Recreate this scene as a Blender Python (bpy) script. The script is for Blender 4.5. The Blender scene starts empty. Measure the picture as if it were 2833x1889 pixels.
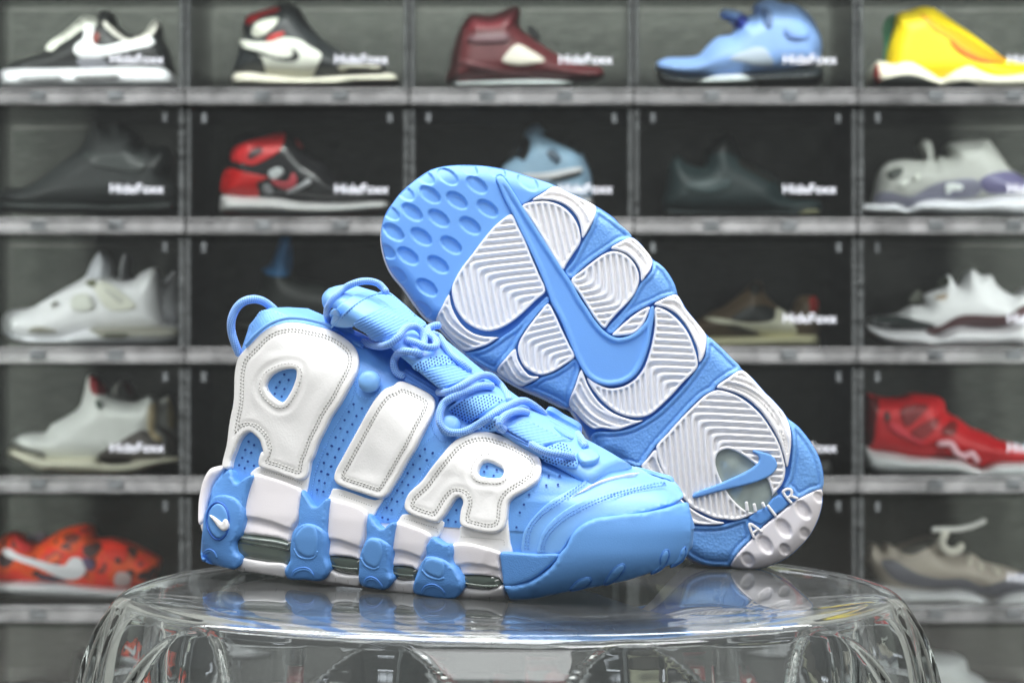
import bpy, bmesh, math, random
import numpy as np
from mathutils import Vector, Matrix
from mathutils.bvhtree import BVHTree
from mathutils.geometry import delaunay_2d_cdt
random.seed(7)
rng = np.random.default_rng(7)
SC = bpy.context.scene
COL = SC.collection
# ---------------------------------------------------------------- camera
FPX, CX, CY, HC = 4633.0, 1416.5, 944.5, 0.15
CAM = np.array((0.0, -1.0, HC))
cd = bpy.data.cameras.new('camera'); cam = bpy.data.objects.new('camera', cd); COL.objects.link(cam)
cam.location = CAM; cam.rotation_euler = (math.pi/2, 0, 0)
cd.sensor_width = 36; cd.lens = FPX/2833*36; cd.clip_start = .05; cd.clip_end = 60
cd.dof.use_dof = True; cd.dof.focus_distance = 1.02; cd.dof.aperture_fstop = 9.5
SC.camera = cam
SC.cycles.use_denoising = True
SC.cycles.max_bounces = 16; SC.cycles.transmission_bounces = 14; SC.cycles.transparent_max_bounces = 40
SC.cycles.glossy_bounces = 6; SC.cycles.diffuse_bounces = 4
SC.cycles.caustics_reflective = False; SC.cycles.caustics_refractive = False
SC.cycles.sample_clamp_indirect = 6
SC.view_settings.view_transform = 'Standard'; SC.view_settings.look = 'None'
SC.view_settings.exposure = 0.0; SC.view_settings.gamma = 1
# ---------------------------------------------------------------- room light (indoor shop: neutral ambient + ceiling panels, plus added fill lamps for the shelf)
W = bpy.data.worlds.new('World'); SC.world = W; W.use_nodes = True
W.node_tree.nodes['Background'].inputs[0].default_value = (.96, .98, 1, 1)
W.node_tree.nodes['Background'].inputs[1].default_value = .36
def area(name, loc, aim, sx, sy, power, col=(1, 1, 1)):
    l = bpy.data.lights.new(name, 'AREA'); l.shape = 'RECTANGLE'; l.size = sx; l.size_y = sy; l.energy = power; l.color = col
    o = bpy.data.objects.new(name, l); COL.objects.link(o); o.location = loc
    o.rotation_euler = (Vector(aim)-Vector(loc)).to_track_quat('-Z', 'Y').to_euler()
    return o
area('front_fill_light', (-.25, -.35, 1.9), (0, .1, 0), 1.3, .5, 35)
area('front_fill_light', (.9, -1.1, 1.9), (.1, 0, .05), 1.2, .3, 21)
area('front_fill_light', (-1.3, .4, 2.0), (-.3, 1.9, 0), 1.6, .3, 26)
area('front_fill_light', (1.1, .6, 2.0), (.6, 1.9, 0), 1.6, .3, 30)
area('front_fill_light', (-.3, -2.9, 2.5), (0, .1, .05), 2.2, .9, 27)
area('front_fill_light', (0, .55, 2.1), (0, 1.85, .1), 3.4, .35, 50)
sp = area('front_fill_light', (0, -.15, 2.3), (0, 1.85, -.1), 2.6, .4, 60); sp.data.spread = 1.0  # unseen lamp added to brighten the shelf, narrowed to miss the near shoes
for sx_ in (-1, 1):
    sp = area('side_fill_light', (1.95*sx_, .45, .55), (-.1*sx_, 1.9, .1), .5, 1.3, 30); sp.data.spread = 1.15  # unseen side lamps added to light the shoes in the boxes
# ---------------------------------------------------------------- materials
def lin(c):
    c = np.array(c, float)/255
    return tuple(np.where(c <= .04045, c/12.92, ((c+.055)/1.055)**2.4)) + (1.0,)
def mat(name, rgb, rough=.5, bump=None, spec=.5, coat=0, vary=0, sheen=0, metal=0):
    m = bpy.data.materials.new(name); m.use_nodes = True; nt = m.node_tree; b = nt.nodes['Principled BSDF']
    b.inputs['Base Color'].default_value = lin(rgb); b.inputs['Roughness'].default_value = rough
    b.inputs['Specular IOR Level'].default_value = spec; b.inputs['Coat Weight'].default_value = coat
    b.inputs['Sheen Weight'].default_value = sheen; b.inputs['Metallic'].default_value = metal
    tc = nt.nodes.new('ShaderNodeTexCoord')
    if bump:
        kind, scale, strength, dist = bump
        if kind == 'leather':
            t = nt.nodes.new('ShaderNodeTexVoronoi'); t.inputs['Scale'].default_value = scale; out = t.outputs['Distance']
        elif kind == 'weave':
            t = nt.nodes.new('ShaderNodeTexWave'); t.inputs['Scale'].default_value = scale; t.inputs['Distortion'].default_value = .6; out = t.outputs['Fac']
        else:
            t = nt.nodes.new('ShaderNodeTexNoise'); t.inputs['Scale'].default_value = scale; t.inputs['Detail'].default_value = 5; out = t.outputs['Fac']
        bp = nt.nodes.new('ShaderNodeBump'); bp.inputs['Strength'].default_value = strength; bp.inputs['Distance'].default_value = dist
        nt.links.new(tc.outputs['Object'], t.inputs['Vector']); nt.links.new(out, bp.inputs['Height']); nt.links.new(bp.outputs['Normal'], b.inputs['Normal'])
    if vary:
        n = nt.nodes.new('ShaderNodeTexNoise'); n.inputs['Scale'].default_value = 45; n.inputs['Detail'].default_value = 4
        nt.links.new(tc.outputs['Object'], n.inputs['Vector'])
        hs = nt.nodes.new('ShaderNodeHueSaturation'); hs.inputs['Color'].default_value = lin(rgb)
        mr = nt.nodes.new('ShaderNodeMapRange'); mr.inputs['To Min'].default_value = 1-vary; mr.inputs['To Max'].default_value = 1+vary
        nt.links.new(n.outputs['Fac'], mr.inputs['Value']); nt.links.new(mr.outputs['Result'], hs.inputs['Value']); nt.links.new(hs.outputs['Color'], b.inputs['Base Color'])
    return m
BLUE = (96, 160, 233)
M = dict(
    blue_leather=mat('blue_leather', (102, 158, 226), .46, ('noise', 900, .25, .0006), vary=.08),
    blue_smooth=mat('blue_smooth', (122, 176, 236), .46, ('noise', 700, .15, .0005), vary=.05),
    blue_rubber=mat('blue_rubber', (104, 160, 225), .52, ('noise', 1400, .22, .0006), spec=.4, vary=.03),
    blue_grain=mat('blue_grain', (96, 153, 222), .5, ('leather', 1300, .3, .0005), spec=.45, vary=.05),
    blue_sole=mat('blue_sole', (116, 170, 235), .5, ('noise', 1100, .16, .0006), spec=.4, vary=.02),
    blue_deep=mat('blue_deep', (52, 104, 188), .6),
    blue_line=mat('blue_line', (74, 130, 206), .55),
    blue_hole=mat('blue_hole', (22, 62, 138), .8),
    blue_lace=None,
    blue_web=mat('blue_web', (112, 168, 240), .62, ('noise', 1500, .3, .0005), sheen=.2),
    blue_strap=mat('blue_strap', (104, 158, 238), .6, ('noise', 1500, .3, .0005), sheen=.2),
    blue_mesh=mat('blue_mesh', (122, 182, 246), .6, ('noise', 1600, .3, .0005), sheen=.2),
    blue_thread=mat('blue_thread', (128, 184, 245), .6),
    white_leather=mat('white_leather', (238, 238, 236), .44, ('noise', 700, .22, .0006), vary=.025),
    white_thread=mat('white_thread', (214, 214, 210), .6),
    white_foam=mat('white_foam', (236, 232, 234), .5, ('leather', 1300, .10, .0004), vary=.02),
    white_rubber=mat('white_rubber', (242, 241, 241), .46, ('noise', 1300, .14, .0005), vary=.015),
    stitch_grey=mat('stitch_grey', (160, 160, 156), .8),
    air_dark=mat('air_dark', (56, 68, 61), .05, spec=.8, coat=1, vary=.3),
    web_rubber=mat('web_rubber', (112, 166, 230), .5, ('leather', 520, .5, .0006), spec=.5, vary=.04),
    air_light=mat('air_light', (100, 112, 104), .07, spec=.8, coat=.6, vary=.25),
    air_clear=mat('air_clear', (150, 162, 156), .06, spec=.8, coat=.8, vary=.3),
)
def lace_mat():
    m = mat('blue_lace', (112, 166, 240), .55, sheen=.3); nt = m.node_tree; b = nt.nodes['Principled BSDF']
    uv = nt.nodes.new('ShaderNodeTexCoord'); mp = nt.nodes.new('ShaderNodeMapping'); mp.inputs['Rotation'].default_value[2] = .6
    ck = nt.nodes.new('ShaderNodeTexChecker'); ck.inputs['Scale'].default_value = 4.4
    ck.inputs['Color1'].default_value = lin((148, 194, 251)); ck.inputs['Color2'].default_value = lin((86, 140, 228))
    bp = nt.nodes.new('ShaderNodeBump'); bp.inputs['Strength'].default_value = .5; bp.inputs['Distance'].default_value = .0005
    nt.links.new(uv.outputs['UV'], mp.inputs['Vector']); nt.links.new(mp.outputs['Vector'], ck.inputs['Vector'])
    nt.links.new(ck.outputs['Color'], b.inputs['Base Color']); nt.links.new(ck.outputs['Fac'], bp.inputs['Height']); nt.links.new(bp.outputs['Normal'], b.inputs['Normal'])
    return m
M['blue_lace'] = lace_mat()
def cmat(rgb, rough=.5):
    k = 'tone_%d_%d_%d' % tuple(rgb)
    if k not in M: M[k] = mat(k, rgb, rough, ('noise', 300, .1, .001), vary=.08)
    return M[k]
def glass_mat(name, rgb=(252, 254, 254), ior=1.49, rough=0, painted_sheen=0):
    m = bpy.data.materials.new(name); m.use_nodes = True; nt = m.node_tree; nt.nodes.remove(nt.nodes['Principled BSDF'])
    g = nt.nodes.new('ShaderNodeBsdfGlass'); g.inputs['Color'].default_value = lin(rgb); g.inputs['Roughness'].default_value = rough; g.inputs['IOR'].default_value = ior
    if painted_sheen:
        d = nt.nodes.new('ShaderNodeBsdfDiffuse'); d.inputs[0].default_value = (.85, .86, .86, 1); mx = nt.nodes.new('ShaderNodeMixShader')  # pale diffuse share painted in for reflected brightness and glints
        n = nt.nodes.new('ShaderNodeTexNoise'); n.inputs['Scale'].default_value = 16; n.inputs['Detail'].default_value = 8; n.inputs['Roughness'].default_value = .7; tc = nt.nodes.new('ShaderNodeNewGeometry'); nt.links.new(tc.outputs['Position'], n.inputs['Vector'])
        mr = nt.nodes.new('ShaderNodeMapRange'); mr.inputs['From Min'].default_value = .3; mr.inputs['From Max'].default_value = .75; mr.inputs['To Min'].default_value = painted_sheen*.4; mr.inputs['To Max'].default_value = painted_sheen*1.7
        sp = nt.nodes.new('ShaderNodeSeparateXYZ'); ab = nt.nodes.new('ShaderNodeMath'); ab.operation = 'ABSOLUTE'; m3 = nt.nodes.new('ShaderNodeMapRange'); m3.inputs['To Min'].default_value = .3; mu = nt.nodes.new('ShaderNodeMath'); mu.operation = 'MULTIPLY'
        nt.links.new(tc.outputs['Normal'], sp.inputs[0]); nt.links.new(sp.outputs['Z'], ab.inputs[0]); nt.links.new(ab.outputs[0], m3.inputs['Value']); nt.links.new(m3.outputs['Result'], mu.inputs[0]); nt.links.new(mr.outputs['Result'], mu.inputs[1])
        nt.links.new(n.outputs['Fac'], mr.inputs['Value']); nt.links.new(mu.outputs[0], mx.inputs[0]); nt.links.new(g.outputs[0], mx.inputs[1]); nt.links.new(d.outputs[0], mx.inputs[2]); g = mx
    nt.links.new(g.outputs[0], nt.nodes['Material Output'].inputs['Surface']); return m
def sheet_mat(name, tint, gl=.06, rough=.08, haze=0, haze_rgb=(200, 205, 205)):
    # thin clear plastic sheet: transparency + fresnel gloss (+ a milky share)
    m = bpy.data.materials.new(name); m.use_nodes = True; nt = m.node_tree; nt.nodes.remove(nt.nodes['Principled BSDF'])
    t = nt.nodes.new('ShaderNodeBsdfTransparent'); t.inputs[0].default_value = lin(tint)
    g = nt.nodes.new('ShaderNodeBsdfGlossy'); g.inputs['Roughness'].default_value = rough
    lw = nt.nodes.new('ShaderNodeFresnel'); lw.inputs['IOR'].default_value = 1.45
    mx = nt.nodes.new('ShaderNodeMixShader'); nt.links.new(lw.outputs[0], mx.inputs[0]); nt.links.new(t.outputs[0], mx.inputs[1]); nt.links.new(g.outputs[0], mx.inputs[2])
    last = mx
    if haze:
        d = nt.nodes.new('ShaderNodeBsdfDiffuse'); d.inputs[0].default_value = lin(haze_rgb)
        m2 = nt.nodes.new('ShaderNodeMixShader')
        n = nt.nodes.new('ShaderNodeTexNoise'); n.inputs['Scale'].default_value = 14; n.inputs['Detail'].default_value = 3
        mp = nt.nodes.new('ShaderNodeMapping'); mp.inputs['Scale'].default_value = (2.6, .5, 16)
        tc = nt.nodes.new('ShaderNodeNewGeometry'); nt.links.new(tc.outputs['Position'], mp.inputs['Vector']); nt.links.new(mp.outputs['Vector'], n.inputs['Vector'])
        mr = nt.nodes.new('ShaderNodeMapRange'); mr.inputs['From Min'].default_value = .3; mr.inputs['From Max'].default_value = .7
        mr.inputs['To Min'].default_value = haze*.25; mr.inputs['To Max'].default_value = min(1, haze*1.75)
        nt.links.new(n.outputs['Fac'], mr.inputs['Value']); nt.links.new(mr.outputs['Result'], m2.inputs[0])
        nt.links.new(mx.outputs[0], m2.inputs[1]); nt.links.new(d.outputs[0], m2.inputs[2]); last = m2
    nt.links.new(last.outputs[0], nt.nodes['Material Output'].inputs['Surface']); return m
# ---------------------------------------------------------------- helpers
def at(s, d):
    s = np.atleast_2d(np.asarray(s, float)); d = np.broadcast_to(np.asarray(d, float), (len(s),))
    return CAM + np.stack(((s[:, 0]-CX)/FPX, np.ones(len(s)), -(s[:, 1]-CY)/FPX), 1)*d[:, None]
def crop(x0, y0, k):
    def f(t): return [(x0+float(a)/k, y0+float(b)/k) for a, b in (p.split() for p in t.split(','))]
    return f
A = crop(500, 720, 2.61375); B = crop(500, 1220, 2.94); T_ = crop(1200, 1220, 2.94); D = crop(1000, 430, 2.9871)
E = crop(1500, 650, 2.9871); F = crop(1700, 1050, 2.8514); G = crop(900, 800, 2.61375); S = crop(0, 0, 1)
K1 = crop(0, 0, 4.523); K2 = crop(600, 0, 4.3556); K3 = crop(0, 280, 4.3558); K4 = crop(580, 300, 4.2); K5 = crop(0, 680, 4.523); K6 = crop(0, 1000, 4.523)
K7 = crop(2360, 680, 4.9725); K8 = crop(0, 1350, 2.9097); L4 = crop(2340, 1000, 4.7505); L5 = crop(2340, 1350, 4.2373); L6 = crop(2340, 300, 4.7708)
L7 = crop(1780, 300, 4.0552); M2 = crop(1100, 0, 2.45); M3 = crop(1933, 0, 2.45); M5 = crop(1933, 640, 2.2089); N1 = crop(560, 620, 3.92)
def spline(p, n=6, closed=True):
    p = np.asarray(p, float); m = len(p); out = []
    for i in range(m if closed else m-1):
        if closed: a, b, c, d = p[i-1], p[i], p[(i+1) % m], p[(i+2) % m]
        else: a, b, c, d = p[max(i-1, 0)], p[i], p[i+1], p[min(i+2, m-1)]
        l1 = np.linalg.norm(c-b)+1e-9
        t1 = (c-a)*l1/(np.linalg.norm(b-a)+l1+1e-9) if np.linalg.norm(b-a) > 0 else (c-b)*.5
        t2 = (d-b)*l1/(np.linalg.norm(d-c)+l1+1e-9) if np.linalg.norm(d-c) > 0 else (c-b)*.5
        for k in range(n):
            t = k/n; out.append((2*t**3-3*t**2+1)*b+(t**3-2*t**2+t)*t1+(-2*t**3+3*t**2)*c+(t**3-t**2)*t2)
    if not closed: out.append(p[-1])
    return np.array(out)
def resample(p, step, closed=True):
    q = np.vstack((p, p[:1])) if closed else p
    l = np.r_[0, np.cumsum(np.linalg.norm(np.diff(q, axis=0), axis=1))]
    n = max(4, int(round(l[-1]/step))); t = np.linspace(0, l[-1], n+1)
    r = np.stack([np.interp(t, l, q[:, k]) for k in range(q.shape[1])], 1)
    return r[:-1] if closed else r
def segdist(p, poly, closed=True):
    a = poly; b = np.roll(poly, -1, 0)
    if not closed: a, b = a[:-1], b[:-1]
    out = np.empty(len(p))
    for i in range(0, len(p), 4000):
        q = p[i:i+4000, None]; ab = b-a
        t = np.clip(((q-a)*ab).sum(2)/np.maximum((ab**2).sum(1), 1e-9), 0, 1)
        out[i:i+4000] = np.sqrt((((a+t[..., None]*ab)-q)**2).sum(2).min(1))
    return out
def inside(p, poly):
    x, y = p[:, 0], p[:, 1]; c = np.zeros(len(p), bool); n = len(poly)
    for i in range(n):
        x1, y1 = poly[i]; x2, y2 = poly[i-1]
        if y1 == y2: continue
        k = ((y1 > y) != (y2 > y)) & (x < (x2-x1)*(y-y1)/(y2-y1)+x1); c ^= k
    return c
def ss(x, a, b):
    t = np.clip((x-a)/(b-a), 0, 1); return t*t*(3-2*t)
BASES = {}
def link(name, me, m, parent=None, smooth=True):
    if m: me.materials.append(m)
    if smooth: me.polygons.foreach_set('use_smooth', np.ones(len(me.polygons), bool))
    o = bpy.data.objects.new(name, me); COL.objects.link(o)
    if parent: o.parent = parent
    return o
def root_of(o):
    while o.parent: o = o.parent
    return o
def mesh(name, V, Fc, m, parent=None, smooth=True, uv=None):
    V = np.asarray(V, float)
    if parent is not None: V = V-np.array(root_of(parent).location)
    me = bpy.data.meshes.new(name); me.from_pydata([tuple(v) for v in V], [], [tuple(int(i) for i in f) for f in Fc])
    if uv is not None:
        l = me.uv_layers.new(name='UVMap'); vi = np.empty(len(me.loops), int); me.loops.foreach_get('vertex_index', vi)
        l.data.foreach_set('uv', np.asarray(uv, float)[vi].ravel())
    me.update(); return link(name, me, m, parent, smooth)
def tag(o, label=None, cat=None, group=None, kind=None):
    for k, v in (('label', label), ('category', cat), ('group', group), ('kind', kind)):
        if v: o[k] = v
    return o
def thing(name, loc, label, cat, group=None):
    o = bpy.data.objects.new(name, None); COL.objects.link(o); o.location = loc; o.empty_display_size = .02
    return tag(o, label, cat, group)
def tri(loops, pitch, edge):
    """points + triangles filling a closed outline (first loop) with holes (other loops)"""
    outer = loops[0]; bd = [resample(l, pitch) for l in loops]
    lo, hi = outer.min(0), outer.max(0)
    gx = np.arange(lo[0], hi[0], pitch); gy = np.arange(lo[1], hi[1], pitch*.866)
    P = np.array([(x+(j % 2)*pitch*.5, y) for j, y in enumerate(gy) for x in gx])
    ring = []
    for l in bd:
        t = np.roll(l, -1, 0)-np.roll(l, 1, 0); nn = np.stack((-t[:, 1], t[:, 0]), 1)/(np.linalg.norm(t, axis=1)[:, None]+1e-9)
        for e in (edge*.3, edge*.8): ring += [l+nn*e, l-nn*e]
    C = np.vstack([P]+ring)
    def sdf(q):
        s = np.where(inside(q, bd[0]), 1, -1)*segdist(q, bd[0])
        for h in bd[1:]: s = np.minimum(s, np.where(inside(q, h), -1, 1)*segdist(q, h))
        return s
    sd = sdf(C); keep = sd > edge*.25; keep[:len(P)] &= sd[:len(P)] > edge*.25+pitch*.35
    C = C[keep]
    V = np.vstack(bd+[C]); ed = []; k = 0
    for l in bd:
        n = len(l); ed += [(k+i, k+(i+1) % n) for i in range(n)]; k += n
    r = delaunay_2d_cdt([Vector(v) for v in V], ed, [], 0, 1e-4)
    V2 = np.array([tuple(v) for v in r[0]]); Fc = np.array([f for f in r[2] if len(f) == 3])
    cen = V2[Fc].mean(1); ok = inside(cen, bd[0])
    for h in bd[1:]: ok &= ~inside(cen, h)
    Fc = Fc[ok]
    # drop slivers
    s2 = sdf(V2); nb = sum(len(l) for l in bd)
    # boundary edges of the triangulation
    e = np.sort(np.vstack((Fc[:, [0, 1]], Fc[:, [1, 2]], Fc[:, [2, 0]])), 1)
    u, idx, c = np.unique(e, axis=0, return_index=True, return_counts=True)
    allE = np.vstack((Fc[:, [0, 1]], Fc[:, [1, 2]], Fc[:, [2, 0]])); be = allE[idx[c == 1]]
    return V2, Fc, np.maximum(s2, 0), be
def panel(name, outline, surf, T, parent, m, h=None, edge=3., drop=.0012, pitch=5., holes=(), sn=5, wall=None, closed_spline=True, sm=0):
    loops = [spline(o, sn) if closed_spline else np.asarray(o, float) for o in (outline,)+tuple(holes)]
    P, Fc, sd, be = tri(loops, pitch, edge)
    X, N = surf(P, T)
    if sm:
        e = np.unique(np.sort(np.vstack((Fc[:, [0, 1]], Fc[:, [1, 2]], Fc[:, [2, 0]])), 1), axis=0); dn = np.c_[X[:, 1]+1, N]; cnt = np.bincount(e.ravel(), minlength=len(P))[:, None]+1e-9
        for _ in range(sm):
            s_ = np.zeros_like(dn); np.add.at(s_, e[:, 0], dn[e[:, 1]]); np.add.at(s_, e[:, 1], dn[e[:, 0]]); dn = .5*dn+.5*s_/cnt
        X = at(P, dn[:, 0]); N = dn[:, 1:]/np.linalg.norm(dn[:, 1:], axis=1)[:, None]
    hv = -drop*(1-np.sqrt(np.clip(1-(1-np.clip(sd/edge, 0, 1))**2, 0, 1)))
    if h is not None: hv = hv+h(P, sd)
    V = X+N*hv[:, None]
    n = len(V); w = (T+.0015) if wall is None else wall
    bv = np.unique(be); mp = {int(a): i for i, a in enumerate(bv)}
    Vw = np.vstack((V[bv], X[bv]-N[bv]*w)); nb = len(bv)
    a = V[Fc[:, 0]]; fn = np.cross(V[Fc[:, 1]]-a, V[Fc[:, 2]]-a)
    flip = (fn*N[Fc[:, 0]]).sum() < 0
    faces = [tuple(f[::-1]) if flip else tuple(f) for f in Fc]
    for i, j in be:
        i, j = mp[int(i)]+n, mp[int(j)]+n
        q = (j, i, i+nb, j+nb); faces.append(q[::-1] if flip else q)
    o = mesh(name, np.vstack((V, Vw)), faces, m, parent); return o
def tube(name, pts, r, m, parent, seg=10, n=7, closed=False, ulen=.004, flat=1.0):
    p = resample(spline(np.asarray(pts, float), n, closed), r*.55, closed); k = len(p)
    t = np.gradient(p, axis=0) if not closed else np.roll(p, -1, 0)-np.roll(p, 1, 0)
    t /= np.linalg.norm(t, axis=1)[:, None]+1e-12
    b = np.cross(t[0], (0, 1, 0.2)); b /= np.linalg.norm(b); V = []; UV = []; L = 0
    for i in range(k):
        b = b-t[i]*b.dot(t[i]); b /= np.linalg.norm(b); c = np.cross(t[i], b)
        if i: L += np.linalg.norm(p[i]-p[i-1])
        rr = r*(.55 if not closed and i in (0, k-1) else 1)
        for j in range(seg):
            a = 2*math.pi*j/seg; V.append(p[i]+rr*(math.cos(a)*b+flat*math.sin(a)*c)); UV.append((L/ulen, 4*min(j, seg-j)/seg))
    Fc = [(i*seg+j, i*seg+(j+1) % seg, ((i+1) % k)*seg+(j+1) % seg, ((i+1) % k)*seg+j) for i in range(k if closed else k-1) for j in range(seg)]
    if not closed: Fc += [tuple(range(seg))[::-1], tuple((k-1)*seg+j for j in range(seg))]
    return mesh(name, V, Fc, m, parent, uv=UV)
def stitches(name, paths, surf, T, parent, m, step=9., duty=.6, w=1.3, hgt=.0004, closed=False):
    V = []; Fc = []
    for path in paths:
        p = resample(spline(path, 6, closed), step, closed)
        a = p if closed else p[:-1]; b = np.roll(p, -1, 0) if closed else p[1:]
        t = b-a; l = np.linalg.norm(t, axis=1)[:, None]; t /= l+1e-9; nn = np.stack((-t[:, 1], t[:, 0]), 1); L = l*duty*.5; c = (a+b)/2
        Q = np.stack((c-t*L, c+nn*w*.9, c+t*L, c-nn*w*.9, c-t*L*.45, c+t*L*.45), 1).reshape(-1, 2)
        X, N = surf(Q, T)
        X = X.reshape(-1, 6, 3); N = N.reshape(-1, 6, 3)
        X[:, 4:] += N[:, 4:]*hgt; X[:, :4] -= N[:, :4]*.0001
        k = len(V)
        for i in range(len(X)):
            V += list(X[i]); q = k+i*6; Fc += [(q, q+1, q+4), (q+1, q+5, q+4), (q+1, q+2, q+5), (q+2, q+3, q+5), (q+3, q+4, q+5), (q+3, q, q+4)]
    o = mesh(name, V, Fc, m, parent, smooth=False); o['kind'] = 'stuff'; return o
def discs(name, pts, surf, T, parent, m, r=4., seg=8, asp=1.0, ang=0.):
    pts = np.asarray(pts, float); V = []; Fc = []
    a = np.arange(seg)*2*math.pi/seg; ox = r*np.cos(a); oy = r*asp*np.sin(a); c, s = math.cos(ang), math.sin(ang)
    off = np.stack((ox*c-oy*s, ox*s+oy*c), 1)
    Q = (pts[:, None]+off[None]).reshape(-1, 2); X, N = surf(Q, T)
    o = mesh(name, X, [tuple(range(i*seg, (i+1)*seg)) for i in range(len(pts))], m, parent, smooth=False); o['kind'] = 'stuff'; return o
def hexfill(poly, pitch, margin, rot=0.):
    poly = spline(poly, 5); c = poly.mean(0); R = np.array(((math.cos(rot), -math.sin(rot)), (math.sin(rot), math.cos(rot))))
    n = 60; q = np.array([((i+(j % 2)*.5)*pitch, j*pitch*.8) for i in range(-n, n) for j in range(-n, n)])@R.T+c
    q = q[inside(q, poly)]; return q[segdist(q, poly) > margin]
def box(V, Fc, x0, x1, y0, y1, z0, z1):
    k = len(V); V += [(x, y, z) for x in (x0, x1) for y in (y0, y1) for z in (z0, z1)]
    Fc += [tuple(k+i for i in f) for f in ((0, 1, 3, 2), (4, 6, 7, 5), (0, 4, 5, 1), (2, 3, 7, 6), (0, 2, 6, 4), (1, 5, 7, 3))]
def boxes(name, L, m, parent=None, bevel=0):
    V = []; Fc = []
    for b in L: box(V, Fc, *b)
    o = mesh(name, V, Fc, m, parent, smooth=False)
    if bevel:
        bm = bmesh.new(); bm.from_mesh(o.data); bmesh.ops.bevel(bm, geom=bm.edges[:], offset=bevel, segments=2, affect='EDGES', profile=.5); bm.to_mesh(o.data); bm.free()
    return o
# ================================================================ setting
o = mesh('floor', [(-6, -4, -.452), (6, -4, -.452), (6, 2.2, -.452), (-6, 2.2, -.452)], [(0, 1, 2, 3)], mat('floor_concrete', (150, 148, 144), .4, ('noise', 20, .2, .01), vary=.12), smooth=False); tag(o, kind='structure')
o = boxes('wall', [(-6, 6, 2.1, 2.2, -.452, 2.4)], mat('wall_paint', (96, 96, 91), .8, ('noise', 30, .2, .01), vary=.15)); tag(o, kind='structure')
# ================================================================ clear stool
SX, SY, SA, SB = -.002, .055, .246, .176
def stool_mesh():
    key = np.array([(.0, .0006), (.2, .0006), (.45, .0005), (.65, .0003), (.78, -.0001), (.86, -.0008), (.91, -.0018), (.945, -.0033), (.975, -.0058), (.998, -.010), (1.015, -.0155), (1.033, -.022), (1.052, -.030), (1.07, -.040), (1.086, -.052), (1.10, -.065), (1.12, -.09), (1.132, -.125), (1.13, -.17), (1.115, -.22), (1.09, -.29), (1.06, -.37), (1.04, -.45)])
    prof = spline(key, 13, False); prof = prof[np.r_[True, np.linalg.norm(np.diff(prof, axis=0), axis=1) > 1e-6]]
    tg_ = np.gradient(prof*(.21, 1), axis=0); nr_ = np.stack((tg_[:, 1], -tg_[:, 0]), 1)/np.linalg.norm(tg_, axis=1)[:, None]
    n = 600; V = []; rows = []
    def dimple(th, z):
        d = 0
        for row, (zc, hh, ww, off) in enumerate(((-.094, .084, .215, 0.), (-.262, .085, .215, .5), (-.41, .07, .215, 0.))):
            a = (th/(2*math.pi)*12+off) % 1-.5
            q = (a*2*math.pi/12/ww)**2+((z-zc)/hh)**2
            if q < 1.: d = max(d, (1-q)**1.15)
        return d
    def ring(f, z, off):
        row = []
        for i in range(n):
            th = 2*math.pi*i/n; dm = dimple(th, z)*(.0185 if off == 0 else .0125)
            rip = .0
            a = SA*f-off-dm+rip; b = SB*f-off-dm+rip
            row.append(len(V)); V.append((SX+max(a, 1e-4)*math.cos(th), SY+max(b, 1e-4)*math.sin(th), z))
        return row
    def cap(z): V.append((SX, SY, z)); return len(V)-1
    Fc = []
    c0 = cap(.0006)
    outer = [ring(f, z, 0) for f, z in prof[1:]]
    inn = []
    for (f, z), (a_, b_) in zip(prof[1:], nr_[1:]):
        inn.append(ring(f, max(z+b_*.007, -.45) if z > -.449 else -.45, max(-a_*.007, .0002)))
    c1 = cap(-.0064)
    for L, rev in ((outer, False), (inn, True)):
        for r0, r1 in zip(L, L[1:]):
            for i in range(n):
                j = (i+1) % n; q = (r0[i], r1[i], r1[j], r0[j]); Fc.append(q[::-1] if rev else q)
    for i in range(n):
        j = (i+1) % n
        Fc.append((c0, outer[0][i], outer[0][j])); Fc.append((c1, inn[0][j], inn[0][i])); Fc.append((outer[-1][i], inn[-1][i], inn[-1][j], outer[-1][j]))
    return V, Fc
V_, F_ = stool_mesh()
st = mesh('stool', V_, F_, glass_mat('clear_acrylic', painted_sheen=.026))  # pale share mixed in so the top looks brightened by reflections
tag(st, 'clear acrylic stool with rounded flat top and oval dimples, carrying the two blue sneakers', 'stool')
# ================================================================ wall of clear drop-front boxes
DF = 2.70; KF = DF/FPX; YF = DF-1.0; DEP = .27
def fx(sx): return (sx-CX)*KF
def fz(sy): return HC-(sy-CY)*KF
XC = [512+620.3*(i-1) for i in range(6)]; YR = [290+357.5*j for j in range(-1, 6)]
CLEAR = sheet_mat('clear_panel', (244, 246, 245), haze=.002, haze_rgb=(150, 156, 154)); SMOKE = sheet_mat('smoky_panel', (214, 218, 216), haze=.008, haze_rgb=(120, 124, 121), rough=.15)
FROST = sheet_mat('frosted_edge', (176, 182, 182), haze=.06, haze_rgb=(170, 176, 178), rough=.12); RAIL = glass_mat('acrylic_rail', (214, 220, 220), rough=.08, painted_sheen=.18)  # rail: uneven pale share painted in for bright glints along it
BACK = sheet_mat('back_plastic', (206, 210, 208), haze=.16, haze_rgb=(118, 118, 113), rough=.2); POST = sheet_mat('clear_post', (170, 176, 174), haze=.035, haze_rgb=(170, 176, 176)); SEAM = mat('seam_shadow', (52, 56, 54), .5); PRINT = mat('white_print', (112, 114, 119), .6)
BW, BH = 620.3*KF, 357.5*KF; t_ = .003
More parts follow.
